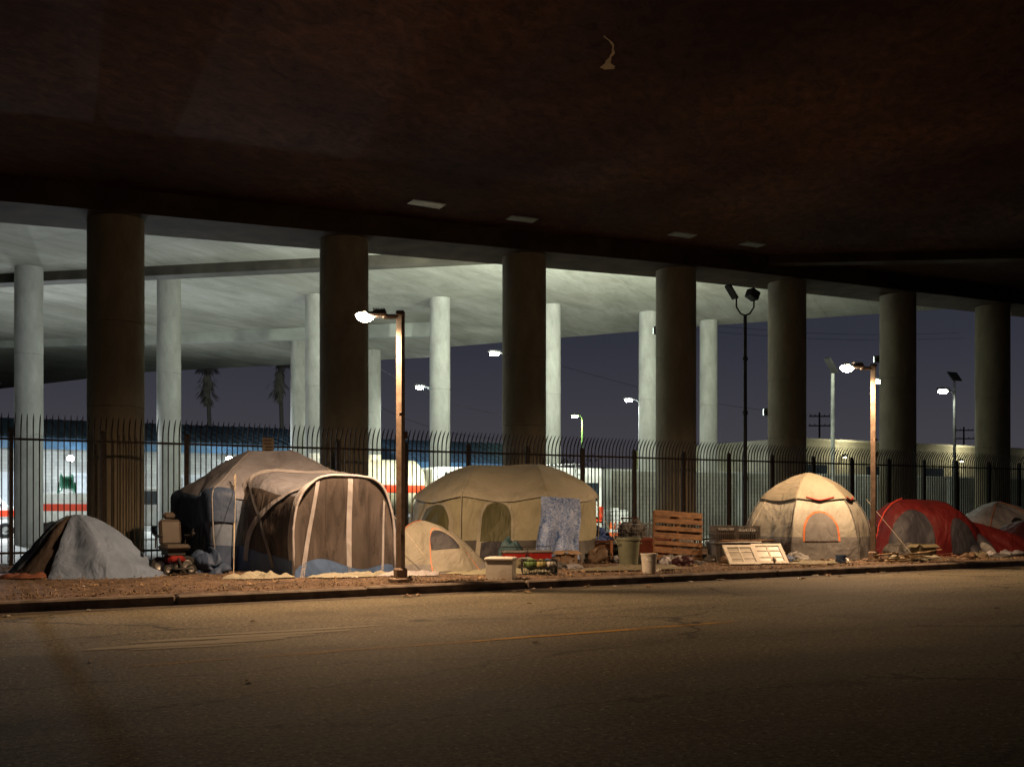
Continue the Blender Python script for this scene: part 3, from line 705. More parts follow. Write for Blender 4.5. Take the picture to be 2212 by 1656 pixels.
def shell(S,t0,t1,name,m,par,push=0,nu=170,nv=48,p0=0,p1=2*math.pi):
    b=MB(); cl=abs(p1-p0-2*math.pi)<1e-6
    b.patch(lambda a,c:S(p0+a*(p1-p0),t0+(t1-t0)*c,push),nu,nv,cl)
    return b.obj(name,m,smooth=True,parent=par)
def arch(S,ph,hw,t0,t1,name,m,par,push=.02,sq=.45,nu=22,nv=22,lean=0):
    b=MB()
    def f(a,c):
        k=1 if c<sq else math.sqrt(max(0,1-((c-sq)/(1-sq))**2))
        return S(ph+(a*2-1)*hw*k+lean*c,t0+(t1-t0)*c,push)
    b.patch(f,nu,nv); return b.obj(name,m,smooth=True,parent=par)
def ribs(S,phis,name,m,par,r=.016,t0=0,t1=1,push=.012):
    for ph in phis:
        b=MB(); b.tube([S(ph,t0+(t1-t0)*i/30,push) for i in range(31)],r,6); b.obj(name,m,smooth=True,parent=par)
def guy(par,p,q,m):
    b=MB(); b.tube([p,q],.006,4); b.obj('guy_rope',m,parent=par)
PI=math.pi
greyF=fabric('grey_tent_fabric',(.18,.18,.195)); roofF=fabric('blue_grey_roof_fabric',(.185,.19,.225),dirt=(.14,.14,.165)); lightF=fabric('light_grey_fabric',(.34,.33,.355),dirt=(.26,.25,.26)); wallF=fabric('blue_grey_wall_fabric',(.13,.17,.25),dirt=(.09,.12,.17))
blueF=fabric('slate_blue_fabric',(.038,.06,.115)); navy=fabric('navy_hem_fabric',(.07,.125,.26))
meshF=screen('brown_mosquito_mesh',(.080,.066,.062),.80); meshD=fabric('dark_mesh_and_shade',(.020,.020,.027))  # dark_mesh colour is window mesh, and also painted shade in open doorways
tanF=fabric('tan_tent_fabric',(.235,.225,.155),dirt=(.18,.17,.11)); oliveF=fabric('olive_window_mesh',(.065,.065,.030)); creamF=fabric('cream_tent_fabric',(.26,.25,.20),dirt=(.20,.19,.145))
domeF=fabric('grey_white_fabric',(.27,.265,.23),dirt=(.23,.22,.19)); domeT=fabric('taupe_roof_fabric',(.19,.175,.135),dirt=(.155,.14,.105))
darkG=fabric('charcoal_skirt_fabric',(.05,.047,.044)); orangeF=fabric('orange_trim_fabric',(.46,.14,.05)); redF=fabric('red_tent_fabric',(.068,.0032,.0034),dirt=(.042,.0025,.003)); redT=fabric('red_trim_fabric',(.36,.033,.022))
skirtG=fabric('grey_skirt_fabric',(.14,.137,.135)); rope=mat('guy_rope',(.4,.35,.27),bump=0)
smallF=fabric('small_tent_fabric',(.19,.18,.145),dirt=(.15,.14,.11))
black=mat('black_plastic',(.02,.02,.02),rough=.5)
# -- big cabin tent with screened porch
T=thing('cabin_tent','large grey cabin tent with arched screened porch','tent',(6.8,21.0,SW))
prof=[(0,1,0),(.25,.99,.75),(.43,.97,1.42),(.50,.95,1.58),(.66,.68,1.92),(.83,.36,2.24),(.94,.11,2.47),(1,.01,2.54)]
S=surf(2.05,1.95,prof,11,3.0,-.12,1.4,(-.35,-.25),.07,3,.14,4,PI/4,0,.45)
shell(S,0,.5,'tent_wall',wallF,T,0,190,30)
shell(S,0,.18,'skirt',blueF,T,.012,190,12)
shell(S,.45,1,'rainfly',roofF,T,.05,190,36)
shell(S,.32,.54,'rainfly_hem',blueF,T,.07,80,12,PI*.74,PI*1.30)
for ph in(PI-.50,PI+.0,PI+.50):
    arch(S,ph,.20,.10,.32,'window',meshD,T,.025)
ribs(S,[PI/4,3*PI/4,5*PI/4,7*PI/4],'tent_pole',greyF,T,.018,0,1,.06)
def porch(phi,wv,push=0):
    hw=1.0+.50*wv; h=1.86+.20*wv; ex=.55-.17*wv
    c,s=math.cos(phi),math.sin(phi)
    x=-hw*(abs(c)**ex)*(1 if c>0 else -1); z=h*(max(0,s)**(ex+.05))
    y=-2.95+2.6*wv
    d=noise.noise(Vector((x*1.3,y*1.3,z*1.3)))*.07+(abs(noise.noise(Vector((x*2.5+z,y*2.5,z))))-.2)*.04-.24*math.sin(PI*wv)*math.sin(phi)**4
    return Vector((x-.20+.10*wv+(-push if c>0 else push)*abs(c)+d*.8*c*-1,y,z+d*s+push*s))
def pp(name,m,p0,p1,w0,w1,push,nu=40,nv=16):
    b=MB(); b.patch(lambda a,c:porch(p0+(p1-p0)*a,w0+(w1-w0)*c,push),nu,nv); return b.obj(name,m,smooth=True,parent=T)
pp('porch_roof',roofF,PI*.24,PI*.78,0,1,.0,60,24)
pp('porch_screen',meshF,0,PI*.24,0,1,0,30,24); pp('porch_screen',meshF,PI*.78,PI,0,1,0,30,24)
pp('porch_frame',lightF,0,PI,-.02,.075,.015,60,3); pp('porch_frame',lightF,0,PI,.94,1,.015,60,3)
b=MB(); b.patch(lambda a,c:porch(.01+(PI*.30)*(1-a)**1.0,.05+.70*a**.9+c*.08,.03),24,3); b.obj('pole_sleeve',lightF,smooth=True,parent=T)
b=MB(); b.patch(lambda a,c:porch(.01+(PI*.27)*(1-a)**1.1,.92-.62*a+c*.045,.034),24,3); b.obj('pole_sleeve',greyF,smooth=True,parent=T)
pp('porch_hem',navy,0,.05,0,1,.02,6,16)
pp('porch_hem',navy,PI-.05,PI,0,1,.02,6,16)
def ff(a,c,push=0,x0=-.985,x1=.985):
    x=x0+(x1-x0)*a; q=min(1,abs(x)/1.0); cc=q**(1/.55); lim=1.84*(max(0,1-cc*cc)**.5)**.60
    z=c*lim; return Vector((x-.20,-2.95-push+noise.noise(Vector((x*1.8,z*.8,7)))*.12+.02*math.sin(x*13+z)*(1-c*.6),z))
b=MB(); b.patch(lambda a,c:ff(a,c),70,30); b.obj('front_screen',meshF,smooth=True,parent=T)
b=MB(); b.patch(lambda a,c:ff(a,c*(.13+.06*math.sin(a*7)),.03),60,4); b.obj('front_hem',navy,smooth=True,parent=T)
b=MB(); b.patch(lambda a,c:ff(a,c,.03,.03,.12),3,24); b.obj('front_seam_band',lightF,smooth=True,parent=T)
b=MB(); b.patch(lambda a,c:ff(a,c,.03,-.88+.30*c,-.79+.28*c),3,24); b.obj('front_seam_band',lightF,smooth=True,parent=T)
b=MB(); b.patch(lambda a,c:ff(a,c*.92,.03,.72+.06*c,.76+.06*c),3,24); b.obj('front_seam_band',lightF,smooth=True,parent=T)
b=MB(); b.tube([porch(i/40*PI,-.02,.03) for i in range(41)],.025,6); b.obj('tent_pole',lightF,smooth=True,parent=T)
b=MB(); b.cyl((-1.8,-.5,0),(-1.62,-.42,1.98),.012,6); b.obj('awning_pole',rope,parent=T)
b=MB(); b.cyl((-1.7,-.62,0),(-1.66,-.5,1.95),.010,6); b.obj('awning_pole',rope,parent=T)
guy(T,(-1.6,-.4,1.95),(-2.1,-2.2,0),rope); guy(T,(.8,-2.8,1.2),(1.5,-3.5,0),rope)
e=thing('folding_chair','pale folding chair standing inside the screened porch','chair',(7.0,19.4,SW),R(20))
cw=mat('chair_white',(.55,.55,.52),rough=.5)
b=MB(); b.bbox((0,0,.43),(.45,.42,.04),.01); b.obj('seat',cw,parent=e)
b=MB(); b.bbox((0,.2,.72),(.45,.03,.35),.01,RX(R(-10))); b.obj('backrest',cw,parent=e)
for s in(-1,1):
    b=MB(); b.tube([(s*.2,-.2,0),(s*.2,.18,.5),(s*.2,.24,.9)],.012,6); b.obj('leg',chrome,parent=e)
    b=MB(); b.tube([(s*.2,.22,0),(s*.2,-.18,.42)],.012,6); b.obj('leg',chrome,parent=e)
# -- olive tan cabin tent
T=thing('cabin_tent','olive and tan cabin tent hung with a blue tarp','tent',(12.04,21.75,SW),CAMYAW)
prof=[(0,1,0),(.25,.995,.8),(.42,.985,1.38),(.50,.96,1.58),(.66,.72,1.90),(.82,.42,2.16),(.93,.16,2.28),(1,.01,2.31)]
S=surf(2.28,1.70,prof,3.6,2.3,0,0,(.15,0),.055,11,.13,6,-PI/3,0,.75)
shell(S,0,1,'tent_body',tanF,T); shell(S,0,.17,'skirt',darkG,T,.012,170,10)
shell(S,.47,1,'rainfly',creamF,T,.05,170,30)
arch(S,-PI*.80,.31,.13,.47,'window_flap',creamF,T,.018); arch(S,-PI*.80,.26,.15,.45,'window',oliveF,T,.03)
arch(S,-PI*.53,.25,.05,.50,'door',creamF,T,.018,.55); arch(S,-PI*.53,.205,.16,.47,'door_window',oliveF,T,.03,.5)
arch(S,-PI*.53,.19,.04,.16,'door_gap',meshD,T,.032,.9)  # dark patch on the closed shell paints the shade in the gap
ribs(S,[-PI*2/3,-PI/3,0,-PI],'tent_pole',creamF,T,.016,0,1,.05)
b=MB()
def tarp(a,c):
    x=.90+.92*a-.10*c*(1-a)+.03*math.sin(c*6); y=-1.88+.42*a-.12*c
    return Vector((x,y+.04*math.sin(a*15+c)*(.3+c)+.06*noise.noise(Vector((a*3,c*3,2))),1.55-.06*a-(1.55-.06*a)*c*(.97+.03*math.sin(a*5))+.005))
b.patch(tarp,40,30)
m,t,bb=nt('blue_tarp'); nn=t.nodes; ll=t.links
tcx=nn.new('ShaderNodeTexCoord'); n1=nn.new('ShaderNodeTexNoise'); n1.inputs['Scale'].default_value=11; n1.inputs['Detail'].default_value=8; n1.inputs['Roughness'].default_value=.75; n1.inputs['Distortion'].default_value=2; ll.new(tcx.outputs['Object'],n1.inputs['Vector'])
r1=nn.new('ShaderNodeValToRGB'); r1.color_ramp.elements[0].position=.40; r1.color_ramp.elements[1].position=.60; r1.color_ramp.elements[0].color=(.04,.11,.33,1); r1.color_ramp.elements[1].color=(.36,.45,.66,1); ll.new(n1.outputs['Fac'],r1.inputs[0]); ll.new(r1.outputs[0],bb.inputs['Base Color'])
bpn=nn.new('ShaderNodeBump'); bpn.inputs['Strength'].default_value=.5; bpn.inputs['Distance'].default_value=.02; ll.new(n1.outputs['Fac'],bpn.inputs['Height']); ll.new(bpn.outputs[0],bb.inputs['Normal']); bb.inputs['Roughness'].default_value=.5
tg=b.obj('hanging_tarp',m,smooth=True,loc=(12.04,21.75,SW),rz=CAMYAW); tag(tg,'crumpled blue tarp hanging from the olive tent','tarp')
guy(T,(2.2,-.8,1.5),(2.9,-1.8,0),rope)
# -- small tan dome tent with orange trim
T=thing('small_tent','small cream dome tent with orange trimmed door','tent',(8.85,18.75,SW),CAMYAW)
prof=[(0,1,0),(.2,.93,.24),(.4,.80,.52),(.6,.60,.78),(.8,.34,.95),(.93,.12,1.01),(1,.02,1.03)]
S=surf(1.14,.95,prof,3.0,2.2,0,0,(-.30,.1),.05,21,.16,4,PI/4)
shell(S,0,1,'tent_body',smallF,T,0,120,36); shell(S,0,.14,'skirt',skirtG,T,.01,120,8)
ph=-PI*.36
arch(S,ph,.46,.03,.76,'door_trim',orangeF,T,.014,.10,26,26); arch(S,ph,.435,.03,.74,'door',smallF,T,.026,.10,26,26)
arch(S,ph-.04,.33,.38,.70,'door_window',meshD,T,.038,.1)
ribs(S,[-3*PI/4],'tent_pole',orangeF,T,.008,0,1,.01)
# -- white dome tent
T=thing('dome_tent','white six sided dome tent with orange arched window','tent',(19.65,19.0,SW),CAMYAW)
prof=[(0,1,0),(.2,.99,.45),(.36,.935,.9),(.5,.84,1.25),(.64,.68,1.6),(.78,.47,1.88),(.9,.23,2.08),(1,.02,2.18)]
S=surf(1.66,1.60,prof,2.2,2,0,0,(0,0),.022,31,.06,6,0,6)
shell(S,0,1,'tent_body',domeF,T); shell(S,0,.24,'skirt',skirtG,T,.012,170,12)
shell(S,.60,1,'rainfly',domeT,T,.045,170,26)
ribs(S,[i*PI/3 for i in range(6)],'tent_pole',skirtG,T,.010,0,.62,.02)
pw=-PI*.5-.05
arch(S,pw,.32,.20,.50,'window_trim',orangeF,T,.018,.35); arch(S,pw,.285,.205,.477,'window',skirtG,T,.03,.35)
for i in(-1,0):
    a0=i*PI/3-PI/3+.04
    b=MB(); b.tube([S(a0+.15+.66*k/14,.60+.02*abs(k/7-1),.06) for k in range(15)],.018,6); b.obj('rainfly_trim',redT,smooth=True,parent=T)
guy(T,(1.2,-.9,1.5),(2.3,-1.3,0),rope); guy(T,(-1.3,-.7,1.45),(-2.2,-1.2,0),rope)
# -- red tent
T=thing('red_tent','sagging red dome tent with open dark doorways','tent',(23.9,18.3,SW),CAMYAW)
prof=[(0,1,0),(.2,.97,.42),(.4,.86,.86),(.6,.66,1.20),(.8,.38,1.42),(.93,.14,1.50),(1,.02,1.52)]
S=surf(1.6,1.35,prof,3,2.2,-.55,0,(-.05,0),.06,41,.12,4,PI/4,0,.4)
shell(S,0,1,'tent_body',redF,T)
arch(S,-PI*.66,.40,.02,.66,'doorway',meshD,T,.03,.3,22,22,.12)  # shell stays closed; dark patch paints the shade inside the doorway
arch(S,-PI*.34,.24,.04,.5,'window',meshD,T,.03,.2)
S2=surf(1.55,1.15,[(0,1,0),(.2,.95,.25),(.5,.72,.60),(.75,.42,.80),(.93,.14,.88),(1,.02,.90)],3,2.2,1.05,-.2,(-.65,0),.09,47,.12,4,PI/4,0,.3)
shell(S2,0,1,'collapsed_fly',redF,T,0,140,36)
arch(S2,-PI*.66,.44,.02,.76,'doorway',meshD,T,.035,.2,22,22,.15)  # shade of the opening painted as a dark patch
arch(S2,-PI*.56,.13,.08,.32,'loose_flap',skirtG,T,.07,.2)
b=MB(); b.tube([S(-PI*.88,i/30,.04) for i in range(31)],.02,6); b.obj('tent_pole',redT,parent=T)
# -- pale tent behind
T=thing('pale_tent','pale cream tent behind the red tent','tent',(30.1,20.8,SW),CAMYAW)
S=surf(1.9,1.3,[(0,1,0),(.3,.93,.5),(.6,.68,1.0),(.85,.3,1.38),(1,.02,1.5)],3,2.2,0,0,(0,0),.08,51,.10,4,PI/4)
shell(S,0,1,'tent_body',lightF,T,0,120,30); ribs(S,[-PI*.3,-PI*.7],'tent_pole',orangeF,T)
arch(S,-PI*.45,.3,.05,.6,'doorway',meshD,T,.03,.3)
T=thing('dark_tent','low dark red tent partly collapsed','tent',(27.9,18.4,SW),CAMYAW)
S=surf(1.5,1.2,[(0,1,0),(.3,.9,.32),(.6,.62,.62),(.85,.3,.85),(1,.02,.95)],3,2.2,0,0,(.2,0),.12,57,.08,4,PI/4)
shell(S,0,1,'tent_body',fabric('maroon_fabric',(.035,.007,.010)),T,0,120,30); arch(S,-PI*.6,.35,.03,.6,'doorway',meshD,T,.03,.2)
# -- collapsed tent on the far end
T=thing('collapsed_tent','slumped grey blue tent draped with a sheet','tent',(2.35,20.9,SW),CAMYAW)
prof=[(0,1,0),(.08,.92,.06),(.2,.78,.26),(.4,.57,.58),(.6,.39,.85),(.8,.21,1.04),(.93,.08,1.12),(1,.02,1.14)]
S=surf(1.52,1.10,prof,2.3,2,.08,0,(-.24,0),.05,63,.06,5,.4,0,.06)
shell(S,0,1,'tent_body',fabric('brown_black_fabric',(.075,.06,.052)),T,0,160,44)
sheetF=fabric('blue_grey_sheet',(.135,.185,.28),dirt=(.105,.145,.22))
b=MB(); b.patch(lambda a,c:S(-PI*.56+a*PI*.78,c*.995,.035+.075*(.5+.5*math.sin(a*17+math.sin(a*6)*1.8+c*1.2))*(1-c)**1.1),140,50); b.obj('draped_sheet',sheetF,smooth=True,parent=T)
b=MB(); b.patch(lambda a,c:S(-PI*.95+a*PI*.17,c*.96,.03+.02*math.sin(a*9)),30,40); b.obj('mesh_panel',fabric('slate_panel',(.07,.10,.14)),smooth=True,parent=T)

# ------------------------------------------------------------ cloths on the ground
def cloth(name,label,cat,x,y,rx,ry,m,h=.06,rz=0,seed=0):
    b=MB()
    def f(a,c):
        th=a*2*PI; q=.65+.45*noise.noise(Vector((math.cos(th)*1.6+seed,math.sin(th)*1.6,seed)))+.35*.5
        r=c*q; px,py=math.cos(th)*rx*r,math.sin(th)*ry*r
        z=(abs(noise.noise(Vector((px*3.2+seed,py*3.2,1))))*1.6+abs(noise.noise(Vector((px*8,py*8+seed,4))))*.5)*h*(1-c**6)+.012
        if c>=.999: z=.004
        return (px,py,z)
    b.patch(f,60,18,True); return tag(b.obj(name,m,smooth=True,loc=(x,y,SW+.02),rz=rz),label,cat)
def lump(name,label,cat,x,y,rx,ry,h,m,seed=0,z=SW,rz=0,group=None):
    b=MB()
    def f(a,c):
        th=a*2*PI; e=c*PI*.5
        q=1+.40*noise.noise(Vector((math.cos(th)*1.5+seed,math.sin(th)*1.5,math.sin(e)*2)))+.22*noise.noise(Vector((math.cos(th)*4+seed,math.sin(th)*4,math.sin(e)*5)))
        cc=math.cos(e)**.6
        return (rx*q*math.cos(th)*cc,ry*q*math.sin(th)*cc,h*math.sin(e)*(.8+.5*noise.noise(Vector((math.cos(th)*1.5+seed,math.sin(th)*1.5,c*2)))))
    b.patch(f,36,14,True); return tag(b.obj(name,m,smooth=True,loc=(x,y,z),rz=rz),label,cat,group)
drab=fabric('drab_cloth',(.13,.115,.075))
cloth('ground_cloth','crumpled cream sheet at the porch entrance','cloth',5.0,18.2,.7,.45,creamF,.14,0,1)
cloth('ground_cloth','crumpled cream sheet below the arched porch','cloth',6.6,17.75,1.1,.35,creamF,.10,0,2)
cloth('ground_cloth','pale ground sheet between porch and small tent','cloth',7.7,17.6,.9,.5,lightF,.08,0,3)
cloth('ground_cloth','olive ground sheet in front of the small tent','cloth',9.6,17.3,1.4,.6,tanF,.06,0,4)
cloth('rug','orange brown rug beneath the slumped tent','rug',1.4,20.5,.9,.5,fabric('rust_cloth',(.14,.055,.034)),.1,0,5)
cloth('ground_cloth','olive tarp spread beside the bin','cloth',12.6,17.0,1.5,.6,drab,.07,0,6)
cloth('ground_cloth','brown sheet by the dome tent','cloth',17.5,16.6,1.2,.4,drab,.06,0,12)
cloth('clothing_pile','flattened pale rags near the kerb','clothes',20.6,16.4,1.0,.4,creamF,.18,0,9)
lump('clothing_pile','heap of dark clothes beside the carts','clothes',15.2,21.0,.9,.6,.5,darkG,7)
lump('blanket','blue blanket heaped by the shopping cart','blanket',15.2,22.2,.6,.5,.8,fabric('bright_blue_cloth',(.04,.08,.24)),8)
lump('clothing_pile','grey bundle in front of the red tent','clothes',24.6,16.6,.45,.3,.22,greyF,10)
lump('clothing_pile','teal towel heaped over dark clothes','towel',11.3,20.0,.28,.2,.56,fabric('teal_cloth',(.05,.10,.12)),13)
lump('clothing_pile','dark clothes heaped beside the wheelchair','clothes',4.65,20.6,.35,.7,.45,blueF,14)
lump('rubbish_bag','black rubbish bag beside the trunk','bag',17.4,18.6,.35,.3,.5,black,15)
lump('rubbish_bag','dark rubbish bag behind the pallet','bag',15.9,19.6,.4,.3,.7,darkG,16)
lump('rubbish_bag','crumpled brown bag behind the bin','bag',13.5,19.6,.3,.25,.4,fabric('brown_cloth',(.10,.065,.04)),17)
lump('rubbish_bag','pale plastic bag by the pallet','bag',14.1,17.9,.18,.14,.2,lightF,18)
lump('rubbish_bag','dark bundle by the olive tent door','bag',12.6,19.9,.3,.25,.35,darkG,19)
lump('rubbish_bag','dark bundle between dome and red tents','bag',21.9,17.9,.5,.35,.4,darkG,20)
lump('rubbish_bag','white bag in front of the red tent','bag',23.6,16.5,.16,.13,.15,lightF,21)
cols=[darkG,drab,skirtG,MATS['brown_cloth'],darkG,MATS['maroon_fabric'],blueF,greyF]
for i in range(52):
    x=random.uniform(10.2,18.0); y=random.uniform(17.6,21.5) if x>12.5 else random.uniform(17.2,19.3)
    if x>16.5: y=random.uniform(16.9,17.6)
    if i>42: x=random.uniform(21,26); y=random.uniform(15.9,16.8)
    s=random.uniform(.09,.24)
    lump('clothing_pile','small crumpled garment dropped among the belongings','clothes',x,y,s*1.4,s,s*random.uniform(.5,1.1),cols[i%8],30+i,SW+.01,random.random()*6,'dropped garments')

# ------------------------------------------------------------ power wheelchair
W_=thing('power_wheelchair','empty tan power wheelchair with red base','wheelchair',(3.92,20.35,SW),R(8))
seatM=mat('tan_vinyl',(.042,.035,.030),rough=.5,scale=5,bump=.1); redM=mat('red_shroud',(.12,.010,.009),rough=.35,bump=0)
b=MB(); b.bbox((0,-.05,.52),(.50,.50,.12),.05); b.obj('seat',seatM,parent=W_)
b=MB(); b.bbox((0,.20,.80),(.44,.12,.52),.055,RX(R(-8))); b.obj('backrest',seatM,parent=W_)
b=MB(); b.bbox((0,.25,1.13),(.24,.10,.14),.045); b.cyl((0,.24,.98),(0,.25,1.1),.015,6); b.obj('headrest',seatM,parent=W_)
for sx_ in(-1,1):
    b=MB(); b.bbox((sx_*.29,-.02,.74),(.07,.36,.05),.02); b.tube([(sx_*.29,.16,.74),(sx_*.29,.18,.5)],.015,6); b.obj('armrest',black,parent=W_)
    wheel(W_,sx_*.27,.02,.17,.09); wheel(W_,sx_*.22,-.36,.10,.05); wheel(W_,sx_*.2,.36,.09,.05)
b=MB(); b.bbox((0,0,.28),(.34,.5,.16),.06); b.obj('motor_cover',redM,parent=W_)
b=MB(); b.box((0,.0,.42),(.34,.4,.1)); b.bbox((0,-.48,.12),(.36,.22,.03),.01); b.tube([(0,-.28,.3),(0,-.42,.2),(0,-.46,.13)],.025,6); b.obj('footrest',black,parent=W_)
b=MB(); b.bbox((.29,-.25,.79),(.06,.12,.05),.01); b.cyl((.29,-.27,.81),(.29,-.27,.88),.012,6); b.obj('joystick',black,parent=W_)

# ------------------------------------------------------------ belongings
whiteM=mat('white_plastic',(.50,.48,.43),rough=.45,scale=4,var=.08,bump=.05,dirt=(.34,.30,.25),dscale=3)
b_=thing('drinks_cooler','dirty white box cooler with lid at the kerb','cooler',(8.75,15.85,SW),R(-40))
b=MB(); b.ext([(-.24,0),(.24,0),(.25,.34),(-.25,.34)],-.19,.19,.015); b.obj('cooler_body',whiteM,parent=b_)
b=MB(); b.bbox((0,0,.375),(.53,.42,.06),.02); b.obj('lid',whiteM,parent=b_)
def bucket(x,y,r,h,m,label,cat='bucket'):
    e=thing('bucket',label,cat,(x,y,SW))
    b=MB(); b.lathe([(0,.01),(r*.82,.01),(r,h),(r*1.06,h),(r*1.06,h-.03),(r*1.0,h-.03)],24); b.lathe([(r*.96,h),(r*.78,.03),(0,.03)],24); b.obj('bucket_body',m,smooth=True,parent=e,auto=R(30))
    b=MB(); b.tube([(r*math.cos(a),-.02-.10*math.sin(a)-r*.9*math.sin(a),h-.06-.12*math.sin(a)) for a in [i/12*PI for i in range(13)]],.006,5); b.obj('handle',chrome,parent=e)
    return e
bucket(12.0,15.75,.16,.40,whiteM,'dirty white plastic bucket on the kerb')
bucket(18.0,16.4,.12,.2,mat('blue_plastic',(.08,.15,.3),rough=.4),'small blue bucket near the dome tent')
e=thing('trash_bin','grey green plastic trash bin with rim','bin',(13.15,18.0,SW))
gm=mat('bin_plastic',(.15,.16,.11),rough=.5,scale=3,bump=.08)
b=MB(); b.lathe([(0,.01),(.20,.01),(.25,.58),(.275,.58),(.275,.63),(.24,.63),(.19,.04),(0,.04)],28); b.obj('bin_body',gm,smooth=True,parent=e,auto=R(30))
for s in(-1,1):
    b=MB(); b.tube([(s*.26,-.07,.5),(s*.31,-.06,.5),(s*.31,.06,.5),(s*.26,.07,.5)],.012,6); b.obj('handle',gm,parent=e)
rp_=mat('red_cooler',(.26,.018,.013),rough=.4,bump=.03)
for i,(x,y) in enumerate(((11.0,19.35),(11.6,19.25))):
    e=thing('drinks_cooler','red cooler with pale lid beside the olive tent','cooler',(x,y,SW),R(-20+i*10),'red coolers')
    b=MB(); b.ext([(-.22,0),(.22,0),(.25,.28),(-.25,.28)],-.16,.16,.015); b.obj('cooler_body',rp_,parent=e)
    b=MB(); b.bbox((0,0,.31),(.54,.36,.06),.02); b.obj('lid',skirtG,parent=e)
    b=MB(); b.tube([(-.26,-.0,.25),(-.28,0,.42),(.28,0,.42),(.26,0,.25)],.01,6); b.obj('handle',black,parent=e)
def crate(par,w_,d,h,m,z0=0,name='crate_body',step=.05,bw=.014):
    b=MB()
    for z in(0.02,h*.5,h-.02):
        t=.03 if z!=h*.5 else .02
        for s in(-1,1): b.box((0,s*d/2,z0+z),(w_,bw,t)); b.box((s*w_/2,0,z0+z),(bw,d,t))
    n=int(w_/step)
    for i in range(n+1):
        x=-w_/2+i*w_/n
        for s in(-1,1): b.box((x,s*d/2,z0+h/2),(bw,bw*.9,h))
    n=int(d/step)
    for i in range(n+1):
        y=-d/2+i*d/n
        for s in(-1,1): b.box((s*w_/2,y,z0+h/2),(bw*.9,bw,h))
    b.box((0,0,z0+.01),(w_,d,.012)); return b.obj(name,m,parent=par)
e=thing('wire_basket','black wire basket piled with colourful items','basket',(10.0,16.6,SW),R(-25))
crate(e,.66,.42,.30,black,0,'basket_body',.066,.008)
for k,(c,x,y,r) in enumerate((((.08,.14,.04),-.15,0,.11),((.22,.19,.07),.05,-.06,.09),((.06,.12,.18),.18,.05,.10),((.2,.04,.03),-.02,.1,.09),((.3,.29,.26),.22,-.08,.08))):
    b=MB(); b.patch(lambda a,c_:(x+r*(1+.3*noise.noise(Vector((a*6,c_*6,k))))*math.cos(a*2*PI)*math.sin(c_*PI)*1.3,y+r*math.sin(a*2*PI)*math.sin(c_*PI),.2+r*(1+.3*noise.noise(Vector((a*5,c_*5,k+5))))*math.cos(c_*PI)),16,10,True)
    tag(b.obj('stuffed_bag',fabric('bag_%d'%k,c),smooth=True,loc=(10.0,16.6,SW),rz=R(-25)),'small coloured cloth bag lying in the wire basket','bag','bags in the wire basket')
wood=mat('orange_wood',(.22,.09,.04),rough=.6,scale=6,var=.3,stretch=(1,1,6),bump=.2); pwood=mat('pallet_wood',(.24,.13,.065),rough=.75,scale=5,var=.4,stretch=(1,6,6),bump=.3,dirt=(.12,.07,.04),dscale=3)
def louvre(x,y,w_,h,tilt,rz,m,label,name='louvred_shutter',cat='shutter',n=10,z=SW):
    e=thing(name,label,cat,(x,y,z),rz); rot=RX(tilt)
    def B(b,c,d,r2=None): b.box(rot@Vector(c),d,rot@(r2 if r2 is not None else Matrix.Identity(3)))
    b=MB()
    for s in(-1,1): B(b,(s*(w_/2-.03),0,h/2),(.06,.035,h))
    B(b,(0,0,.03),(w_-.12,.035,.06)); B(b,(0,0,h-.03),(w_-.12,.035,.06))
    b.obj('frame',m,parent=e)
    b=MB()
    for i in range(n): B(b,(0,0,.08+(i+.5)*(h-.16)/n),(w_-.12,.012,(h-.16)/n*1.05),RX(R(35)))
    b.obj('slats',m,parent=e); return e
louvre(13.95,20.2,.55,.5,R(-12),R(-35),wood,'orange wood louvred shutter leaning by the tarp')
rw=mat('red_wood',(.18,.05,.03),rough=.6,scale=6)
louvre(14.15,18.9,.9,.6,R(-25),R(-20),rw,'dark red louvred shutter behind the bin')
louvre(14.9,19.3,.7,.6,R(-20),R(-50),rw,'dark red louvred shutter leaning at an angle')
def sash(x,y,z,w_,h,tilt,rz,label):
    e=thing('window_frame',label,'window frame',(x,y,z),rz,'discarded window frames'); rot=RX(tilt)
    b=MB()
    for s in(-1,1): b.box(rot@Vector((s*(w_/2-.04),0,h/2)),(.08,.045,h),rot)
    for q in(.04,h-.04): b.box(rot@Vector((0,0,q)),(w_-.16,.045,.08),rot)
    for q in(.33,.66): b.box(rot@Vector((0,0,h*q)),(w_-.16,.03,.035),rot)
    b.box(rot@Vector((0,0,h/2)),(.035,.032,h-.16),rot); b.obj('frame',mat('white_wood',(.46,.44,.38),rough=.6,scale=5,var=.1,dirt=(.30,.27,.21),dscale=4),parent=e)
    b=MB(); b.box(rot@Vector((0,.0,h/2)),(w_-.14,.012,h-.14),rot); b.obj('pane',mat('dusty_pane',(.20,.18,.14),rough=.4,bump=0),parent=e)
sash(15.55,16.9,SW+.02,.72,.66,R(-52),R(-22),'white wooden window frame leaning at the kerb')
sash(16.35,16.85,SW+.02,.72,.66,R(-50),R(-22),'white wooden window frame leaning beside another')
e=thing('wooden_pallet','weathered wooden pallet standing on edge','pallet',(15.0,18.6,SW),R(-18)); rot=RY(R(4))@RX(R(-10))
b=MB()
for i in range(7):
    w2=random.uniform(.09,.14); b.box(rot@Vector((random.uniform(-.01,.01),-.06,.09+i*.175)),(1.2,.02,w2),rot@RY(random.uniform(-.015,.015)))
for i in range(4): b.box(rot@Vector((0,.06,.1+i*.33)),(1.2,.02,.1),rot)
b.obj('slats',pwood,parent=e)
b=MB()
for x in(-.57,0,.57): b.box(rot@Vector((x,0,.6)),(.04,.1,1.2),rot)
b.obj('stringers',pwood,parent=e)
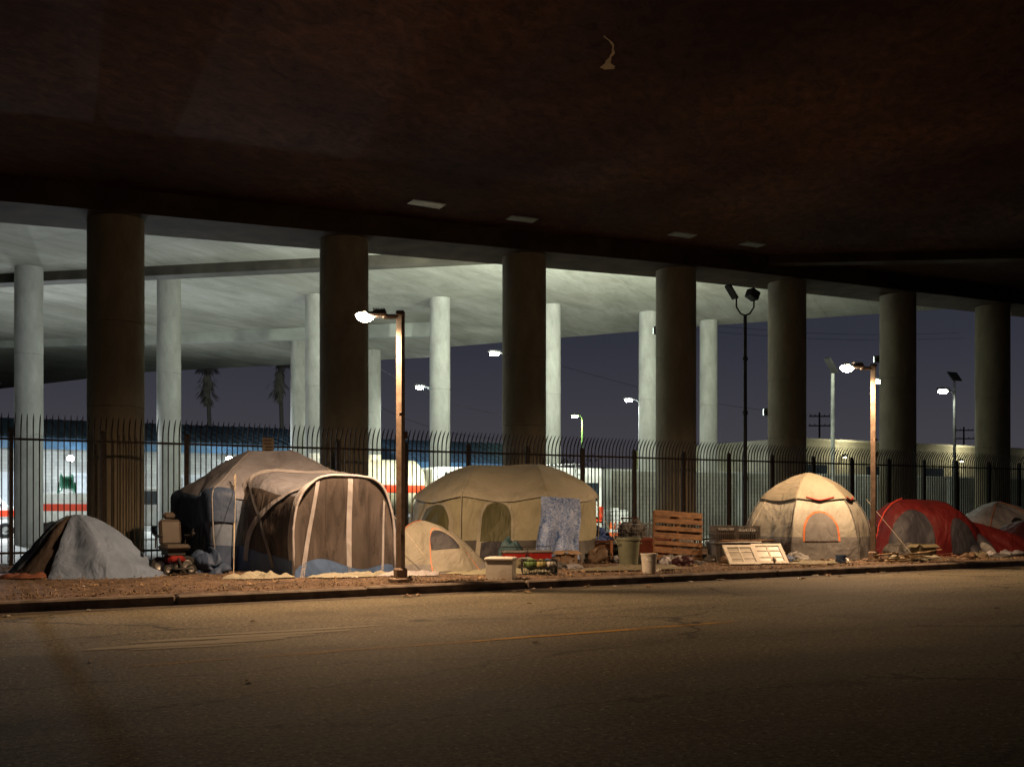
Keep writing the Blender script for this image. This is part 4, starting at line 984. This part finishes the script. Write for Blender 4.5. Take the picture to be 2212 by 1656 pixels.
grp=mat('grey_plastic',(.15,.14,.13),rough=.5,scale=4,bump=.1,dirt=(.09,.08,.07))
e=thing('storage_trunk','dark grey plastic storage trunk under a crate','storage box',(16.45,18.3,SW),R(-20))
b=MB(); b.ext([(-.52,0),(.52,0),(.56,.42),(-.56,.42)],-.28,.28,.02)
for i in range(8): b.box((-.45+i*.13,-.285,.22),(.03,.02,.34))
b.obj('trunk_body',grp,parent=e)
b=MB(); b.bbox((0,0,.455),(1.2,.64,.07),.02); b.obj('lid',grp,parent=e)
e=thing('plastic_crate','grey plastic crate on top of the trunk','crate',(16.15,18.3,SW+.49),R(-18),'crates on the trunk'); crate(e,.55,.4,.38,grp)
b=MB(); b.bbox((0,0,.17),(.5,.36,.3),.05); b.obj('lining',darkG,parent=e)
e=thing('plastic_crate','black lattice crate beside the grey crate','crate',(16.85,18.35,SW+.49),R(-24),'crates on the trunk'); crate(e,.62,.42,.36,grp)
b=MB(); b.bbox((0,0,.15),(.56,.36,.26),.05); b.obj('lining',darkG,parent=e)
for (y_,l_,w_) in((17.7,1.25,.14),(17.86,1.0,.10)):
    b=MB(); b.box((0,0,0),(l_,w_,.03)); tag(b.obj('timber_plank',pwood,loc=(16.35,y_,SW+.52),rz=R(-25)),'raw timber plank resting on the trunk','plank','planks on the trunk')
def cart(x,y,rz,label):
    e=thing('shopping_cart',label,'shopping cart',(x,y,SW),rz,'shopping carts by the fence')
    b=MB()
    def P(a,s,z):
        wd=.24+.05*z+.03*a; return Vector((-.45+.95*a*(1-.04*(1-z)),s*wd,.42+.42*z+ .02*a))
    for z in(0,.25,.5,.75,1):
        b.tube([P(0,-1,z),P(1,-1,z),P(1,1,z),P(0,1,z),P(0,-1,z)],.007 if z<1 else .012,5)
    for i in range(15):
        for s in(-1,1): b.tube([P(i/14,s,0),P(i/14,s,1)],.004,4)
        b.tube([P(i/14,-1,0),P(i/14,1,0)],.004,4)
    for i in range(8):
        s=-1+i/3.5
        for a in(0,1): b.tube([P(a,s,0),P(a,s,1)],.004,4)
    b.obj('basket',chrome,parent=e)
    b=MB()
    for s in(-1,1): b.tube([(.5,s*.27,.88),(.62,s*.27,1.0),(.63,s*.27,1.0)],.014,6); b.tube([(.42,s*.24,.84),(.38,s*.22,.42),(.45,s*.24,.16),(-.42,s*.2,.14)],.013,6); b.tube([(-.3,s*.2,.42),(-.42,s*.2,.14)],.012,6)
    b.obj('frame',chrome,parent=e)
    b=MB(); b.cyl((.62,-.28,1.0),(.62,.28,1.0),.02,8); b.obj('handle',redM,parent=e)
    for a in(-.42,.45):
        for s in(-1,1): wheel(e,a,s*.22,.065,.03)
cart(15.9,21.6,R(-25),'wire shopping cart loaded near the fence'); cart(16.9,22.5,R(-160),'wire shopping cart against the fence')
lump('rubbish_bag','dark bag stuffed in the shopping cart','bag',15.9,21.6,.33,.2,.5,darkG,22,SW+.46,R(-25))
def carton(x,y,w_,d,h,rz,m,label,z=SW):
    e=thing('cardboard_box',label,'box',(x,y,z),rz,'boxes among the belongings')
    b=MB()
    for s in(-1,1): b.box((0,s*d/2,h/2),(w_,.01,h)); b.box((s*w_/2,0,h/2),(.01,d,h))
    b.box((0,0,.006),(w_,d,.01)); b.obj('box_body',m,parent=e)
    for s in(-1,1):
        b=MB(); b.box((0,s*(d/2+.07),h+.03),(w_,.17,.006),RX(s*R(-25))); b.obj('flap',m,parent=e)
        b=MB(); b.box((s*(w_/2+.06),0,h+.03),(.15,d,.006),RY(s*R(30))); b.obj('flap',m,parent=e)
card=mat('cardboard',(.22,.15,.09),scale=4,bump=.1)
carton(12.3,19.2,.4,.3,.25,.3,card,'open cardboard box beside the coolers'); carton(21.6,17.0,.5,.35,.3,-.2,mat('dark_card',(.10,.085,.05)),'dark open box beside the red tent'); carton(17.6,18.2,.35,.3,.2,.6,card,'small open cardboard box by the dome tent')
carton(14.3,21.6,.6,.4,.5,.1,mat('blue_card',(.05,.08,.2)),'tall blue box behind the shutters')
carton(14.9,20.4,.5,.35,.4,-.5,mat('dark_card',(.1,.085,.05)),'dark cardboard box behind the pallet')
woods=mat('stick_wood',(.24,.17,.095),scale=10)
for i in range(16):
    a=random.uniform(-1.1,.6); l=random.uniform(.4,1.3); x=19.9+random.uniform(-.8,1.0); y=15.95+random.uniform(-.2,.3)
    b=MB(); b.box((0,0,0),(l,random.uniform(.03,.09),random.uniform(.012,.03)),RY(random.uniform(-.12,.12)))
    tag(b.obj('broken_board',woods,loc=(x,y,SW+.05+.012*i),rz=a),'broken length of board in a heap at the kerb','board','broken boards')
for i in range(110):
    x=random.uniform(.5,26); y=random.choice([random.uniform(15.6,18),random.uniform(14.6,15.3),random.uniform(16,17.5)])
    z=SW+.03 if y>15.5 else .012
    s=random.uniform(.03,.11); b=MB()
    b.patch(lambda a,c:((a-.5)*s*1.6,(c-.5)*s,abs(noise.noise(Vector((a*3+i,c*3,2))))*s*.7),4,4)
    tag(b.obj('litter_scrap',[whiteM,card,drab,woods][i%4] if i%3 else card,loc=(x,y,z),rz=random.random()*6),'crumpled scrap of litter on the verge','litter','litter scraps')
for i,(x,y) in enumerate(((5.5,9.2),(1.2,10.1),(3.4,12.6),(7.6,12.9),(10,10.5),(9.2,13.6),(13,9),(2.2,8.3))):
    b=MB(); s=.05; b.patch(lambda a,c:((a-.5)*s*1.8,(c-.5)*s,.01+abs(noise.noise(Vector((a*3+i,c*3,2))))*s*.5),4,4)
    tag(b.obj('litter_scrap',card,loc=(x,y,.004),rz=i),'small scrap of litter on the asphalt','litter','litter scraps')
b=MB()
for i in range(9000):
    x=random.uniform(0,30); y=15.55+9*random.random()**2.2
    s=random.uniform(.008,.028); a=random.random()*6; z=SW+.012+random.random()*.02
    b.m=i%3
    b.add([(x+s*math.cos(a),y+s*math.sin(a),z),(x+s*math.cos(a+2),y+s*math.sin(a+2),z+s*.6),(x+s*math.cos(a+4),y+s*math.sin(a+4),z),(x,y,z+s)],[(0,1,3),(1,2,3),(2,0,3)])
o=b.obj('leaf_litter',[woods,dirt,card]); o['kind']='stuff'; o['label']='dry leaves and grit scattered over the verge'; o['category']='leaf litter'
